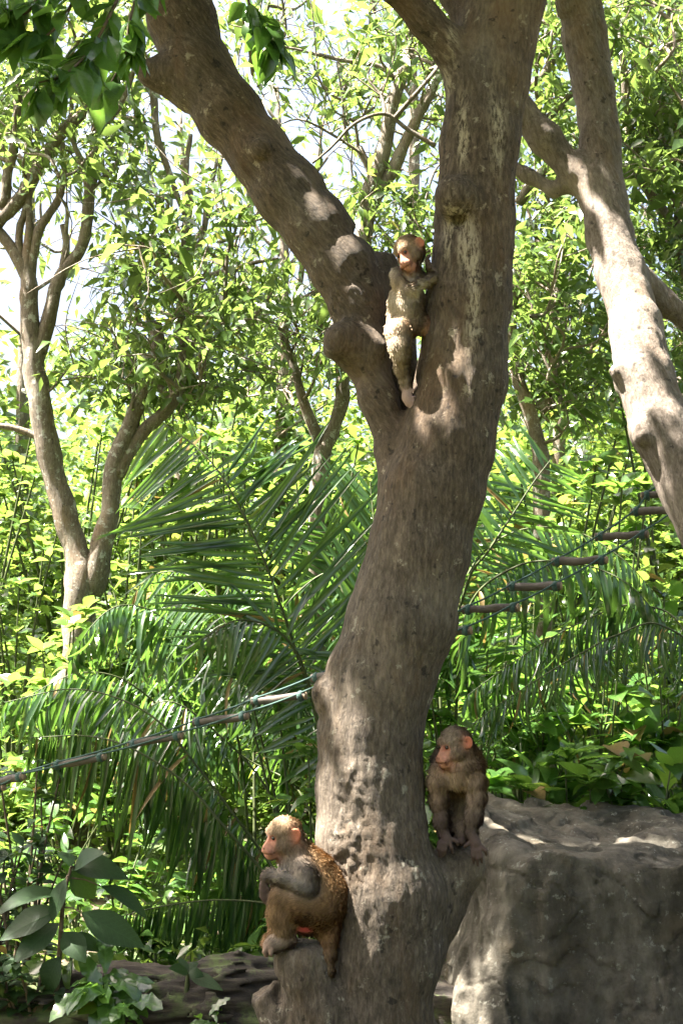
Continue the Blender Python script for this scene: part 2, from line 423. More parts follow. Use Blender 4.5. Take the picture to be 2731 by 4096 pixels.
# bark relief along each group's own grain
def bark_relief(v, f, prims, groups, amp=0.008):
    n = normals(v, f); keys = list(groups); dist = {k: np.full(len(v), 9.0) for k in keys}
    names = sorted({p.tag for p in prims}); dn = np.full((len(names), len(v)), 9.0)
    for p in prims:
        d = p.d(v); dn[names.index(p.tag)] = np.minimum(dn[names.index(p.tag)], d)
        g = next((k for k in keys if p.tag.split('#')[0] in groups[k][1]), keys[0]); dist[g] = np.minimum(dist[g], d)
    disp = 0; wsum = 0; wt = {}
    for i, k in enumerate(keys):
        R = groups[k][0]; q = (v - BASE) @ R
        s = np.stack([q[:, 0] * 26, q[:, 1] * 26, q[:, 2] * 4.5], 1)
        s2 = np.stack([q[:, 0] * 60, q[:, 1] * 60, q[:, 2] * 14], 1)
        h = fbm(s, 4, 11 + i) * 0.38 + fbm(s2, 3, 31 + i) * 0.40 + fbm(q * 4.5, 3, 51) * 1.0
        w = np.exp(-dist[k] / 0.03) + 1e-9; wt[k] = w
        disp = disp + w * h; wsum = wsum + w
    v = v + n * (disp / wsum * amp)[:, None]
    vl = dn.argmin(0)
    return v, vl, names, {k: wt[k] / wsum for k in keys}
v, vl, names, wts = bark_relief(v, f, tp, {'trunk': (rotY(math.radians(9)), ('trunk', 'knot', 'stub')), 'limb': (rotY(math.radians(-38)), ('limb', 'branch'))})
fl = clean_labels(f, vl[f].max(1), len(v), names.index('trunk'))
# the cratered callus ring around old scars on the lit side of the trunk
# heavy pitting on the lower left of the trunk
q = v - D(806, 1950, TY - .19); wgt = np.exp(-((q[:, 0] / .075) ** 2 + (q[:, 2] / .28) ** 2 + (q[:, 1] / .16) ** 2))
v = v + normals(v, f) * (wgt * (fbm(((v - BASE) @ rotY(.45) @ np.array([[.8, -.6, 0], [.6, .8, 0], [0, 0, 1.0]])) * np.array([34, 34, 72]), 4, 71, .6) * 0.009 - 0.002))[:, None]
q = v - D(808, 675, TY - .05); wgt = np.exp(-((q[:, 0] / .10) ** 2 + (q[:, 2] / .12) ** 2))
v = v + normals(v, f) * (wgt * (fbm((v - BASE) * 60, 2, 73) * 0.008))[:, None]
warm = np.clip((v[:, 2] - 1.75) / .7, 0, 1) * np.clip(.75 + fbm((v - BASE) * np.array([5, 5, 2.2]), 3, 91) * .7, 0, 1)
pale = np.zeros(len(v))
for x, y, rx, ry in ((1058, 560, 26, 80), (1085, 640, 14, 110), (1075, 760, 12, 60), (1030, 540, 12, 60), (1140, 300, 16, 90), (1060, 300, 14, 80), (1035, 130, 14, 80), (985, 640, 10, 60), (650, 560, 20, 50)):
    c = D(x, y, TY - .02); pale = np.maximum(pale, np.exp(-((v[:, 0] - c[0]) / RD(rx, TY)) ** 2 - ((v[:, 2] - c[2]) / RD(ry, TY)) ** 2) * (v[:, 1] < TY + .1))
pale = np.clip(pale * 1.6 * (.6 + fbm((v - BASE) * np.array([30, 30, 9]), 3, 93)), 0, 1)
main_tree = empty('leaning_tree', BASE)
tag(main_tree, 'big brown forked tree with three monkeys resting on its leaning trunk', 'tree')
MT = split_parts(v, f, fl, names, BASE, M_BARK, main_tree, {'limb': wts['limb'], 'warm': warm, 'pale': pale})

# ------------------------------------------------------------------ monkeys (rhesus-like macaques), each body one continuous surface
M_BODY = mat_vcol('monkey_body', 0.75, 0.2, 150, 0.3, 0.0, 0.3)
M_FUR = mat_vcol('monkey_fur', 0.75, 0.08, 60, 0.0, 0.0, 0.2)
def mat_eye():
    m, t, b = new_mat('monkey_eye'); b.inputs['Base Color'].default_value = (0.02, 0.011, 0.006, 1); b.inputs['Roughness'].default_value = 0.12
    return m
M_EYE = mat_eye()
GOLD = (0.29, 0.17, 0.07); BROWN = (0.22, 0.135, 0.065); GREY = (0.27, 0.20, 0.135); PALE = (0.48, 0.38, 0.27); ORANGE = (0.42, 0.275, 0.15)
DSKIN = (0.085, 0.056, 0.046); PINK = (0.46, 0.215, 0.145); EAR = (0.48, 0.14, 0.075)

def head_frame(yaw, pitch, roll):
    y, p, r = (math.radians(a) for a in (yaw, pitch, roll))
    fwd = np.array([-math.sin(y) * math.cos(p), -math.cos(y) * math.cos(p), math.sin(p)])
    right = unit(np.cross(fwd, [0, 0, 1.0])); up = np.cross(right, fwd)
    right, up = right * math.cos(r) + up * math.sin(r), up * math.cos(r) - right * math.sin(r)
    return np.stack([right, fwd, up], 1)         # columns: local x (monkey's right... image-wise), y forward, z up
def head_prims(o, R, s, fur, crown):
    mm = 0.001 * s
    def L(x, y, z): return o + R @ (np.array([x, y, z]) * mm)
    def E(c, r, k=.008, col=fur, tg='head'): return ell(L(*c), tuple(q * mm for q in r), R, k, tg, col)
    pr = [E((0, -6, 22), (43, 50, 41), .02, crown), E((0, -22, -4), (40, 36, 36), .02),
          cone(L(-19, 33, 23), L(19, 33, 23), 9 * mm, 9 * mm, .016, 'head', crown),
          E((0, 28, -4), (29, 23, 36), .014), E((28, 10, -12), (17, 24, 24), .016), E((-28, 10, -12), (17, 24, 24), .016),
          cone(L(0, 30, -18), L(0, 55, -27), 24 * mm, 18 * mm, .012, 'head', PINK),
          cone(L(0, 40, 12), L(0, 63, -14), 8.5 * mm, 8 * mm, .010, 'head', PINK),
          cone(L(-8, 57, -27), L(8, 57, -27), 14 * mm, 14 * mm, .008, 'head', PINK),
          cone(L(0, 25, -40), L(0, 53, -44), 17 * mm, 12 * mm, .010, 'head', PINK)]
    ears = []
    for sx in (-1, 1):
        Re = np.stack([R @ unit(np.array([sx * 1.0, 0.55, 0.05])), R @ unit(np.array([-sx * 0.55, 1.0, 0])), R[:, 2]], 1)
        c = L(sx * 49, -15, 14)
        pr.append(ell(c, (5.5 * mm, 15 * mm, 20 * mm), Re, .006, 'ear', EAR))
        ears.append(ell(c + Re[:, 0] * 6 * mm + Re[:, 1] * 2 * mm, (5 * mm, 9 * mm, 13 * mm), Re, .004))
    cut = ears + [ell(L(sx * 15.5, 51, 9), (9.5 * mm, 9 * mm, 7.5 * mm), R, .006) for sx in (-1, 1)]
    cut += [cone(L(-16, 69, -36), L(16, 69, -36), 3 * mm, 3 * mm, .004)]
    eyes = [(L(sx * 15.5, 43.5, 9), 6.6 * mm) for sx in (-1, 1)]
    return pr, cut, eyes
def hand(w, palm, tips, rw, rp, rf, thumb=None, col=DSKIN):
    """wrist, palm centre, list of (knuckle, bend, tip)"""
    pr = [cone(w, palm, rw, rp, .012, 'hand', col)]
    for kn, bd, tp_ in tips:
        pr += [cone(palm * .4 + kn * .6, kn, rf * 1.25, rf * 1.1, .005, 'hand', col), cone(kn, bd, rf * 1.1, rf, .004, 'hand', col), cone(bd, tp_, rf, rf * .75, .004, 'hand', col)]
    return pr
class Px:
    """picture coordinates of one enlarged crop -> world, with depth d in crop pixels (positive: away)"""
    def __init__(s, ox, oy, sc, Y): s.ox, s.oy, s.sc, s.Y = ox, oy, sc, Y; s.u = Y / F / sc
    def __call__(s, x, y, d=0): return P(s.ox + x / s.sc, s.oy + y / s.sc, s.Y + d * s.u)
    def limb(s, rows, col, k=.02, tg='limb'):
        out = []
        for a, b in zip(rows[:-1], rows[1:]):
            ca = col if not isinstance(col, list) else col[min(len(out), len(col) - 1)]
            out.append(cone(s(a[0], a[1], a[3]), s(b[0], b[1], b[3]), a[2] * s.u, b[2] * s.u, k, tg, ca))
        return out
    def hand(s, w, palm, fingers, rw, rp, rf, col=DSKIN):
        return hand(s(*w), s(*palm), [tuple(s(*q) for q in fg) for fg in fingers], rw * s.u, rp * s.u, rf * s.u, None, col)

def build_monkey(name, base, prims, cuts, eyes, headinfo, label, group, extra=None, fur_len=.016, gain=1.0, nfur=26000, h=.0034, seed=1):
    v, f = surface(prims, h, cuts); v = relax(v, f, 2, 0.5); n = normals(v, f)
    col = np.zeros((len(v), 3)); ws = np.zeros(len(v)); flow = np.zeros((len(v), 3)); furw = np.zeros(len(v))
    for p in prims:
        w = np.exp(-np.maximum(p.d(v) + .004, 0) / .007) + 1e-9
        col += w[:, None] * p.col; ws += w; flow += w[:, None] * p.axis()
        furw += w * (0.0 if p.tag in ('hand', 'ear') else 1.0)
    col /= ws[:, None]; furw /= ws
    o, R, s = headinfo
    q = (v - o) @ R / (0.001 * s)
    x, y, z = np.abs(q[:, 0]), q[:, 1], q[:, 2]
    near = np.linalg.norm(q - np.array([0, 20, -5]), axis=1) < 95
    # bare face: a heart between the brows, narrowing to the muzzle
    face = near & (y > 22) & (z < 25) & (z > -58)
    wid = np.interp(z, [-58, -40, -15, 0, 16, 25], [12, 22, 25, 28, 28, 22])
    fm = np.clip((wid - x) / 5, 0, 1) * np.clip((y - 20) / 8, 0, 1) * np.clip((25 - z) / 4, 0, 1) * face
    tone = np.array(PINK) * (1 + 0.18 * noise(q * .12, 5))[:, None]
    orb = ((x > 5) & (x < 27) & (np.abs(z - 8) < 9)).astype(float)[:, None]
    tone = tone * (1 - orb * np.array([.12, .28, .32]))
    col = col * (1 - fm[:, None]) + tone * fm[:, None]
    mouth = near & (np.abs(z + 36 - 0.006 * x * x) < 2.4) & (x < 21) & (y > 44)
    col[mouth] *= 0.45
    nost = near & (np.hypot(x - 4.5, z + 19) < 3.2) & (y > 58)
    col[nost] *= 0.3
    brow = near & (np.abs(z - 27) < 4) & (x < 26) & (y > 30); col[brow] *= 0.8
    furw = furw * (1 - fm)
    col *= (1 + (gain - 1) * furw[:, None]) * (1 + 0.12 * fbm((v - base) * 28, 3, seed)[:, None])
    lum = col.mean(1)[:, None]; col = col + (lum - col) * .12 * furw[:, None]
    if extra is not None: col, furw = extra(v, col, furw)
    root = empty(name, base); tag(root, label, 'monkey', group)
    me = mesh_np('body', v - base, f); attr_c(me, 'Col', np.clip(col, 0, 1)); obj('body', me, M_BODY, root)
    rng = np.random.default_rng(seed)
    fa = np.linalg.norm(np.cross(v[f[:, 1]] - v[f[:, 0]], v[f[:, 3]] - v[f[:, 0]]), axis=1); fa = fa * furw[f].mean(1)
    pick = rng.choice(len(f), nfur, p=fa / fa.sum()); a, b = rng.random((2, nfur))
    def bl(A):
        q0, q1, q2, q3 = (A[f[pick, i]] for i in range(4)); aa, bb = (a, b) if A.ndim == 1 else (a[:, None], b[:, None])
        return q0 * (1 - aa) * (1 - bb) + q1 * aa * (1 - bb) + q2 * aa * bb + q3 * (1 - aa) * bb
    pos, nn, cc, fw, fl_ = bl(v), bl(n), bl(col), bl(furw), bl(flow)
    d = fl_ / np.maximum(1e-6, np.linalg.norm(fl_, axis=1))[:, None] + np.array([0, 0, -.35]) + rng.normal(0, .28, (nfur, 3))
    d = d - nn * (d * nn).sum(1)[:, None]; d /= np.maximum(1e-6, np.linalg.norm(d, axis=1))[:, None]
    d = d + nn * np.where(rng.random(nfur) < .08, rng.uniform(.55, 1.1, nfur), rng.uniform(.08, .34, nfur))[:, None]; d /= np.linalg.norm(d, axis=1)[:, None]
    sd = np.cross(d, nn); sd /= np.maximum(1e-6, np.linalg.norm(sd, axis=1))[:, None]
    ln = fur_len * rng.uniform(.6, 1.4, nfur) * np.clip(fw * 1.3, .25, 1); wd_ = .0008
    hq = (pos - o) @ R / (0.001 * s); onhead = np.linalg.norm(hq - np.array([0, 5, 10]), axis=1) < 62
    ln = ln * np.where(onhead, .6, 1)
    V = np.stack([pos - sd * wd_, pos + sd * wd_, pos + d * (ln * .6)[:, None] + sd * wd_ * .7, pos + d * ln[:, None] - nn * (ln * .18)[:, None]], 1).reshape(-1, 3)
    i4 = np.arange(nfur)[:, None] * 4
    Fc = np.concatenate([i4 + np.array([0, 1, 2]), i4 + np.array([0, 2, 3])])
    sh = cc * (rng.uniform(.78, 1.25, nfur) * (1 + .28 * fbm(pos * np.array([120, 120, 45]), 2, seed)))[:, None]
    me = mesh_np('fur', V - base, Fc); attr_c(me, 'Col', np.clip(np.repeat(sh, 4, 0), 0, 1)); hn = nn + rng.normal(0, .32, nn.shape); hn /= np.linalg.norm(hn, axis=1)[:, None]; me.normals_split_custom_set_from_vertices(np.repeat(hn, 4, 0).tolist()); obj('fur', me, M_FUR, root, 'stuff')
    for c, r in eyes:
        bm = []
        u = np.linspace(0, math.pi, 8); w = np.linspace(0, 2 * math.pi, 13)[:-1]
        vv = np.array([[math.sin(i) * math.cos(j), math.sin(i) * math.sin(j), math.cos(i)] for i in u for j in w]) * r + (c - base)
        ff = np.array([(i * 12 + j, (i + 1) * 12 + j, (i + 1) * 12 + (j + 1) % 12, i * 12 + (j + 1) % 12) for i in range(7) for j in range(12)])
        obj('eye', mesh_np('eye', vv, ff), M_EYE, root)
    return root
MG = 'macaques on the leaning tree'

# A: wedged upright in the fork, looking down
A = Px(1450, 880, 2.94, 5.03)
hoA, hRA, hsA = A(556, 388, -60), head_frame(38, -28, -18), 1.06
hp, hc, he = head_prims(hoA, hRA, hsA, GREY, ORANGE)
pr = hp[:]
pr += A.limb([(585, 470, 100, 20), (580, 640, 105, 20)], GREY, .02, 'neck')
pr += A.limb([(565, 700, 135, 30), (520, 980, 190, 30), (510, 1180, 185, 30)], [(0.42, 0.335, 0.245), (0.46, 0.36, 0.255)], .025, 'torso')
pr += A.limb([(445, 900, 95, 90), (415, 1120, 105, 90)], ORANGE, .025, 'torso')
pr.append(ell(A(520, 960, -120), (120 * A.u, 90 * A.u, 190 * A.u), None, .03, 'torso', PALE))
pr += A.limb([(412, 640, 82, -10), (425, 720, 76, -70), (505, 850, 62, -150), (570, 830, 66, -170), (690, 745, 56, -120), (800, 690, 46, -60), (870, 640, 34, 0)], [PALE, ORANGE, PALE, PALE, GREY, GREY], .016, 'arm')
pr += A.limb([(690, 690, 75, 60), (850, 760, 60, 80), (830, 640, 40, 40), (778, 560, 30, -10)], GREY, .016, 'arm')
pr += A.hand((778, 560, -10), (772, 500, -30), [((760, 470, -45), (772, 420, -60), (815, 395, -50)), ((750, 485, -45), (748, 448, -60), (800, 430, -60)), ((748, 510, -40), (742, 480, -60), (795, 470, -60)), ((755, 535, -35), (750, 520, -55), (800, 510, -55)), ((770, 545, -30), (775, 560, -50), (808, 570, -50))], 28, 30, 13)
pr += A.limb([(480, 1230, 170, 10), (425, 1310, 140, -150), (440, 1480, 116, -200), (455, 1590, 86, -170), (458, 1740, 70, -60), (508, 1900, 52, 0), (528, 1985, 46, 20)], [ORANGE, (0.50, 0.39, 0.27), (0.46, 0.35, 0.23), GREY, GREY, GREY], .02, 'leg')
pr += A.limb([(610, 1235, 110, 60), (760, 1250, 85, 120), (880, 1420, 80, 140)], (0.42, 0.22, 0.14), .03, 'leg')
FS = (0.36, 0.24, 0.2)
pr += A.limb([(520, 1990, 52, 20), (520, 2090, 50, 0), (545, 2160, 44, -10)], FS, .015, 'hand')
pr += A.hand((520, 2060, 0), (548, 2140, -15), [((565, 2010, -20), (600, 2000, -25), (632, 1968, -20)), ((560, 2100, -35), (590, 2085, -45), (625, 2070, -30)), ((562, 2135, -35), (592, 2130, -48), (622, 2110, -30)), ((562, 2170, -30), (592, 2172, -45), (620, 2160, -30)), ((560, 2200, -20), (585, 2212, -40), (612, 2220, -30))], 46, 42, 15, FS)
def exA(v, col, fw):
    r = np.linalg.norm(v - A(640, 1375, -20), axis=1); m = np.clip((.018 - r) / .006, 0, 1)
    return col * (1 - m[:, None]) + np.array([.42, .12, .09]) * m[:, None], fw * (1 - m)
build_monkey('macaque', A(540, 2200), pr, hc, he, (hoA, hRA, hsA), 'golden macaque wedged upright in the tree fork, looking down with one leg hanging', MG, exA, .016, 1.1, 80000, seed=3)

# B: standing on all fours on the right-hand stub, turned to its side
B = Px(1650, 2850, 3.6175, 4.99)
hoB, hRB, hsB = B(606, 500, -60), head_frame(54, -10, 0), 1.13
hp, hc, he = head_prims(hoB, hRB, hsB, (0.19, 0.14, 0.095), (0.20, 0.145, 0.095))
pr = hp[:]
TB = (0.25, 0.165, 0.095)
pr += B.limb([(690, 560, 165, 40), (710, 760, 185, 30)], TB, .025, 'neck')
pr += B.limb([(640, 800, 215, 60), (650, 900, 210, 60)], (0.38, 0.26, 0.165), .03, 'torso')
pr += B.limb([(760, 640, 205, 200), (750, 780, 265, 330), (720, 930, 240, 620), (690, 1010, 225, 800)], BROWN, .03, 'torso')
pr += B.limb([(530, 720, 255, 300), (530, 850, 250, 400)], (0.10, 0.07, 0.05), .03, 'torso')  # shaded far side of the body, put into the fur colour
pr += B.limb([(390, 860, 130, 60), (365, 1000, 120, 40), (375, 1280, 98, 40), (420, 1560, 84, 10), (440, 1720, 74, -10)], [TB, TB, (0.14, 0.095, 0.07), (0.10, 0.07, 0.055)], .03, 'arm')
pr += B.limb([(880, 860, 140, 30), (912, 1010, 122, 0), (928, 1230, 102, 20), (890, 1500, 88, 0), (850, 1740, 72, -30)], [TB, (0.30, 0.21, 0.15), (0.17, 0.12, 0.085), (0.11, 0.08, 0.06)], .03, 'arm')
pr += B.limb([(690, 1010, 190, 780), (690, 1180, 120, 700), (705, 1480, 92, 520), (715, 1720, 78, 300), (705, 1830, 66, 180)], [BROWN, (0.25, 0.18, 0.10), (0.27, 0.19, 0.11), (0.25, 0.18, 0.12)], .03, 'leg')
pr += B.limb([(705, 1830, 62, 180), (700, 1870, 50, 60)], DSKIN, .02, 'hand')
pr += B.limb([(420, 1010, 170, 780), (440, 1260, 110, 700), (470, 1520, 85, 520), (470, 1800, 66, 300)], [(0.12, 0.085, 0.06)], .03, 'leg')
pr += B.limb([(470, 1800, 60, 300), (480, 1860, 48, 120)], DSKIN, .02, 'hand')
pr += B.hand((440, 1720, -10), (490, 1840, -70), [((380, 1880, -110), (370, 1960, -130), (390, 2080, -90)), ((430, 1900, -130), (420, 2000, -150), (420, 2090, -110)), ((480, 1905, -140), (470, 1990, -155), (462, 2060, -120)), ((540, 1890, -130), (560, 1960, -150), (580, 2030, -110)), ((600, 1840, -90), (640, 1870, -110), (650, 1920, -90))], 72, 80, 27)
pr += B.hand((850, 1740, -30), (910, 1900, -100), [((860, 1990, -150), (868, 2080, -170), (880, 2180, -120)), ((915, 2010, -160), (935, 2110, -180), (940, 2215, -130)), ((965, 1990, -160), (990, 2090, -175), (1000, 2170, -130)), ((1000, 1950, -140), (1050, 2000, -150), (1065, 2060, -110)), ((830, 1880, -90), (770, 1920, -110), (740, 1950, -90))], 72, 84, 28)
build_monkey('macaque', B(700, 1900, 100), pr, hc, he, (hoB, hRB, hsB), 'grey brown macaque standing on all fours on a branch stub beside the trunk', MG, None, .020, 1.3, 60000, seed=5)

# C: sitting on the cut stub, side on
C = Px(980, 3200, 3.136, 4.86)
hoC, hRC, hsC = C(482, 474, 0), head_frame(56, -6, 2), 1.13
hp, hc, he = head_prims(hoC, hRC, hsC, (0.23, 0.165, 0.105), (0.30, 0.20, 0.11))
pr = hp[:]
CG = (0.27, 0.215, 0.165)
pr += C.limb([(570, 560, 150, 30), (650, 740, 170, 30)], (0.21, 0.15, 0.10), .03, 'neck')
pr += C.limb([(610, 800, 155, 30), (550, 960, 135, 30)], (0.36, 0.31, 0.27), .03, 'torso')
pr += C.limb([(715, 720, 175, 60), (860, 900, 235, 60), (975, 1130, 280, 60), (975, 1310, 260, 60), (930, 1440, 215, 60)], [GOLD, GOLD, GOLD, (0.27, 0.14, 0.055)], .035, 'torso')
pr += C.limb([(560, 900, 110, 220), (500, 1060, 85, 240), (400, 1040, 66, 160)], CG, .02, 'arm')
pr += C.limb([(940, 1330, 235, -60), (700, 1290, 205, -150), (470, 1235, 150, -190)], [(0.28, 0.155, 0.065), (0.27, 0.155, 0.07)], .04, 'leg')
pr += C.limb([(455, 1245, 148, -190), (455, 1400, 142, -180), (490, 1570, 112, -150), (525, 1730, 84, -120)], [(0.27, 0.16, 0.075), (0.27, 0.165, 0.08), (0.25, 0.16, 0.085)], .03, 'leg')
pr += C.limb([(530, 1760, 88, -120), (400, 1790, 84, -140), (320, 1830, 82, -150)], (0.33, 0.25, 0.19), .02, 'foot')
pr += C.limb([(900, 1380, 200, 180), (560, 1260, 150, 220), (440, 1500, 120, 160), (440, 1700, 84, 120), (340, 1760, 70, 80), (290, 1800, 50, 60)], [(0.25, 0.14, 0.06)], .03, 'leg')
pr += C.limb([(1010, 1460, 170, 20), (1050, 1620, 92, 0), (1062, 1760, 70, -20), (1055, 1950, 58, -40), (1040, 2150, 50, -50), (1020, 2330, 38, -50), (1010, 2460, 22, -40)], [(0.27, 0.14, 0.055), (0.25, 0.13, 0.055), (0.2, 0.12, 0.06), (0.17, 0.11, 0.06)], .03, 'tail')
pr += C.limb([(860, 1500, 190, 20), (760, 1570, 105, -60)], (0.30, 0.15, 0.07), .03, 'rump')
pr += C.limb([(700, 840, 130, -120), (770, 960, 120, -250), (790, 1100, 88, -290), (700, 1075, 80, -310), (500, 1000, 68, -300), (330, 950, 58, -240), (270, 965, 52, -220)], [CG, CG, (0.30, 0.26, 0.23), CG, (0.23, 0.18, 0.14), (0.19, 0.145, 0.115)], .02, 'arm')
pr += C.hand((262, 970, -220), (222, 1070, -215), [((196, 1130, -225), (200, 1210, -215), (232, 1275, -200)), ((215, 1150, -228), (222, 1232, -222), (256, 1300, -205)), ((238, 1150, -228), (250, 1235, -222), (285, 1312, -205)), ((256, 1130, -225), (274, 1200, -220), (298, 1272, -200)), ((262, 1070, -235), (292, 1110, -240), (305, 1160, -235))], 52, 46, 19)
pr += C.hand((360, 1810, -150), (300, 1850, -150), [((268, 1850, -205), (245, 1900, -215), (262, 1955, -200)), ((262, 1850, -175), (238, 1905, -180), (258, 1960, -170)), ((268, 1850, -145), (245, 1905, -150), (268, 1958, -140)), ((280, 1860, -115), (262, 1910, -115), (285, 1955, -105)), ((330, 1890, -230), (320, 1930, -235), (335, 1960, -220))], 74, 66, 24, (0.24, 0.16, 0.12))
def exC(v, col, fw):
    q = v - C(755, 1612, -120); u = C.u
    m = np.clip(1.6 - np.sqrt((q[:, 0] / (120 * u)) ** 2 + (q[:, 2] / (52 * u)) ** 2 + (q[:, 1] / (260 * u)) ** 2) * 1.3, 0, 1)
    return col * (1 - m[:, None]) + np.array([.50, .085, .075]) * m[:, None], fw * (1 - m)
build_monkey('macaque', C(700, 1760), pr, hc, he, (hoC, hRC, hsC), 'golden brown macaque sitting on the cut stub with its arm resting on its knee', MG, exC, .018, 1.15, 90000, seed=7)

# ------------------------------------------------------------------ ground
def hill(x, y):
    return np.where(y > 8, np.minimum(y - 8, 9) * 0.22, 0.0) * (1 + 0.15 * np.sin(x * .3)) + 0.04 * np.sin(x * 2.1 + y) * np.cos(y * 1.3)
def ground():
    gx = np.concatenate([np.linspace(-60, -8, 14)[:-1], np.linspace(-8, 8, 81), np.linspace(8, 60, 14)[1:]])
    gy = np.concatenate([np.linspace(-12, 0, 7)[:-1], np.linspace(0, 22, 111), np.linspace(22, 90, 18)[1:]])
    X, Yg = np.meshgrid(gx, gy); v = np.stack([X, Yg, hill(X, Yg)], -1).reshape(-1, 3)
    v[:, 2] += 0.03 * fbm(v * 1.7, 3, 5)
    nx = len(gx); i = np.arange(len(gy) - 1)[:, None] * nx + np.arange(nx - 1)[None]
    f = np.stack([i, i + 1, i + 1 + nx, i + nx], -1).reshape(-1, 4)
    m, t, b = new_mat('soil'); tc = t.nodes.new('ShaderNodeTexCoord').outputs['Object']
    c = ramp(t, noise_n(t, tc, 9, 8, 0.7), [(0.3, (0.03, 0.022, 0.014)), (0.5, (0.085, 0.06, 0.035)), (0.7, (0.16, 0.125, 0.075))])
    c = mixc(t, ramp(t, noise_n(t, tc, 1.4, 4, 0.6), [(0.45, (0, 0, 0)), (0.6, (1, 1, 1))]), c, (0.05, 0.085, 0.02))
    t.links.new(c, b.inputs['Base Color']); b.inputs['Roughness'].default_value = 0.95
    bump(t, noise_n(t, tc, 30, 6, 0.7), 0.8, 0.03, b)
    o = obj('ground', mesh_np('ground', v, f), m); o['kind'] = 'structure'
ground()
def gz(x, y): return float(hill(np.array(x), np.array(y)))

# ------------------------------------------------------------------ the pale tree on the right
RY = 5.7
RB = np.array([D(1760, 1600, RY)[0] + .25, RY, 0.0])
rp = chain([(1990, 2560, 150, -.45), (1860, 1900, 118, -.35), (1700, 1330, 96, -.2), (1600, 1120, 84, -.12), (1520, 985, 74, -.05), (1480, 870, 66, .05), (1458, 750, 60, .17), (1428, 630, 56, .3), (1398, 530, 52, .4), (1380, 430, 50, .46), (1376, 330, 47, .5), (1362, 200, 48, .53), (1342, 80, 50, .56), (1325, -60, 48, .58), (1300, -330, 44, .6)], RY, .03, 'trunk')
rp += chain([(1392, 470, 48, .45), (1320, 395, 37, .48), (1250, 318, 33, .5), (1195, 255, 30, .52), (1120, 150, 26, .55), (1080, 20, 22, .6)], RY, .04, 'limb')
rp += chain([(1440, 870, 30, .02), (1416, 852, 17, .0)], RY, .03, 'stub#a')
rp += chain([(1500, 1010, 36, -.08), (1476, 1000, 22, -.13), (1468, 992, 15, -.14)], RY, .03, 'stub#b')
rp += chain([(1480, 640, 26, .32), (1530, 700, 25, .36), (1640, 780, 26, .42)], RY, .03, 'branch')
rp += chain([(1330, 420, 22, .5), (1270, 438, 17, .52), (1215, 405, 16, .55), (1150, 370, 14, .6)], RY, .03, 'branch#b')
rp += chain([(1340, 60, 30, .56), (1300, 20, 22, .52), (1280, -80, 20, .45)], RY, .02, 'branch#c')
v, f = surface(rp, 0.013, [ell(D(1464, 984, RY - .18), (.03, .04, .02), None, .01)], lo=np.array([-.6, 5.0, -.05]), hi=np.array([2.2, 6.8, 5.3]))
v = relax(v, f, 1, .4)
v, vl, names, wts = bark_relief(v, f, rp, {'trunk': (rotY(math.radians(-14)), ('trunk', 'stub')), 'limb': (rotY(math.radians(-45)), ('limb', 'branch'))}, .009)
fl = clean_labels(f, vl[f].max(1), len(v), names.index('trunk'))
right_tree = empty('pale_tree', RB)
tag(right_tree, 'pale sunlit tree with a sideways fork, leaning out beyond the rope ladder', 'tree')
split_parts(v, f, fl, names, RB, M_BARK_R, right_tree, {'limb': wts['limb']})

# ------------------------------------------------------------------ leaves
M_CROWN = mat_leaf('leaf_crown', (0.028, 0.06, 0.014), (0.08, 0.13, 0.03), (0.24, 0.36, 0.07), False, .24, .36, .6)
M_LITTLE = mat_leaf('leaf_undergrowth', (0.014, 0.034, 0.008), (0.075, 0.135, 0.026), (0.26, 0.40, 0.06), False, .24, .38, .7)
M_LEAF = mat_leaf('leaf_shrub', (0.020, 0.050, 0.010), (0.08, 0.15, 0.028), (0.29, 0.44, 0.07), True, .22, .40, .7)
M_LEAFB = mat_leaf('leaf_glossy', (0.022, 0.06, 0.018), (0.06, 0.125, 0.025), (0.21, 0.40, 0.05), True, .20, .38, .8)
M_DARK = mat_leaf('leaf_dark', (0.010, 0.026, 0.010), (0.024, 0.052, 0.016), (0.10, 0.20, 0.025), True, .5, .25, .25)
M_PALM = mat_leaf('leaf_palm', (0.018, 0.045, 0.016), (0.042, 0.09, 0.026), (0.16, 0.32, 0.045), True, .17, .36, .9, veins=False)
M_STEM = mat_plain('stem_green', (0.03, 0.04, 0.014), (0.075, 0.09, 0.03), 30, .6, .3, .2, .003)
M_TWIG = mat_plain('stem_brown', (0.05, 0.035, 0.022), (0.16, 0.12, 0.085), 26, .8, .2, .3, .004)

def leaf_cloud(cen, L, Wd, droop, rng, up=1.0):
    n = len(cen); th = rng.uniform(0, 2 * math.pi, n)
    d = np.stack([np.cos(th), np.sin(th), rng.normal(-droop, .45, n)], 1); d /= np.linalg.norm(d, axis=1)[:, None]
    u = rng.normal(0, .55, (n, 3)) + np.array([0, 0, up])
    x = np.cross(d, u); x /= np.maximum(1e-6, np.linalg.norm(x, axis=1))[:, None]; z = np.cross(x, d)
    sz = np.clip(np.exp(rng.normal(-.12, .34, n)), .4, 1.8); l = (L * sz)[:, None]; w = (Wd * sz * rng.uniform(.75, 1.3, n))[:, None] * .5; bend = rng.uniform(-.02, .25, n)[:, None]
    b = cen; m = cen + d * l * .5 + z * l * bend * .3
    le = cen + d * l * .42 - x * w + z * (w * .3 + l * bend * .3); ri = cen + d * l * .42 + x * w + z * (w * .3 + l * bend * .3); tp_ = cen + d * l - z * l * bend
    V = np.stack([b, le, m, ri, tp_], 1).reshape(-1, 3); i = np.arange(n)[:, None] * 5
    Fc = np.concatenate([i + np.array([0, 2, 1]), i + np.array([0, 3, 2]), i + np.array([1, 2, 4]), i + np.array([2, 3, 4])])
    return V, Fc, np.repeat(rng.random(n), 5)
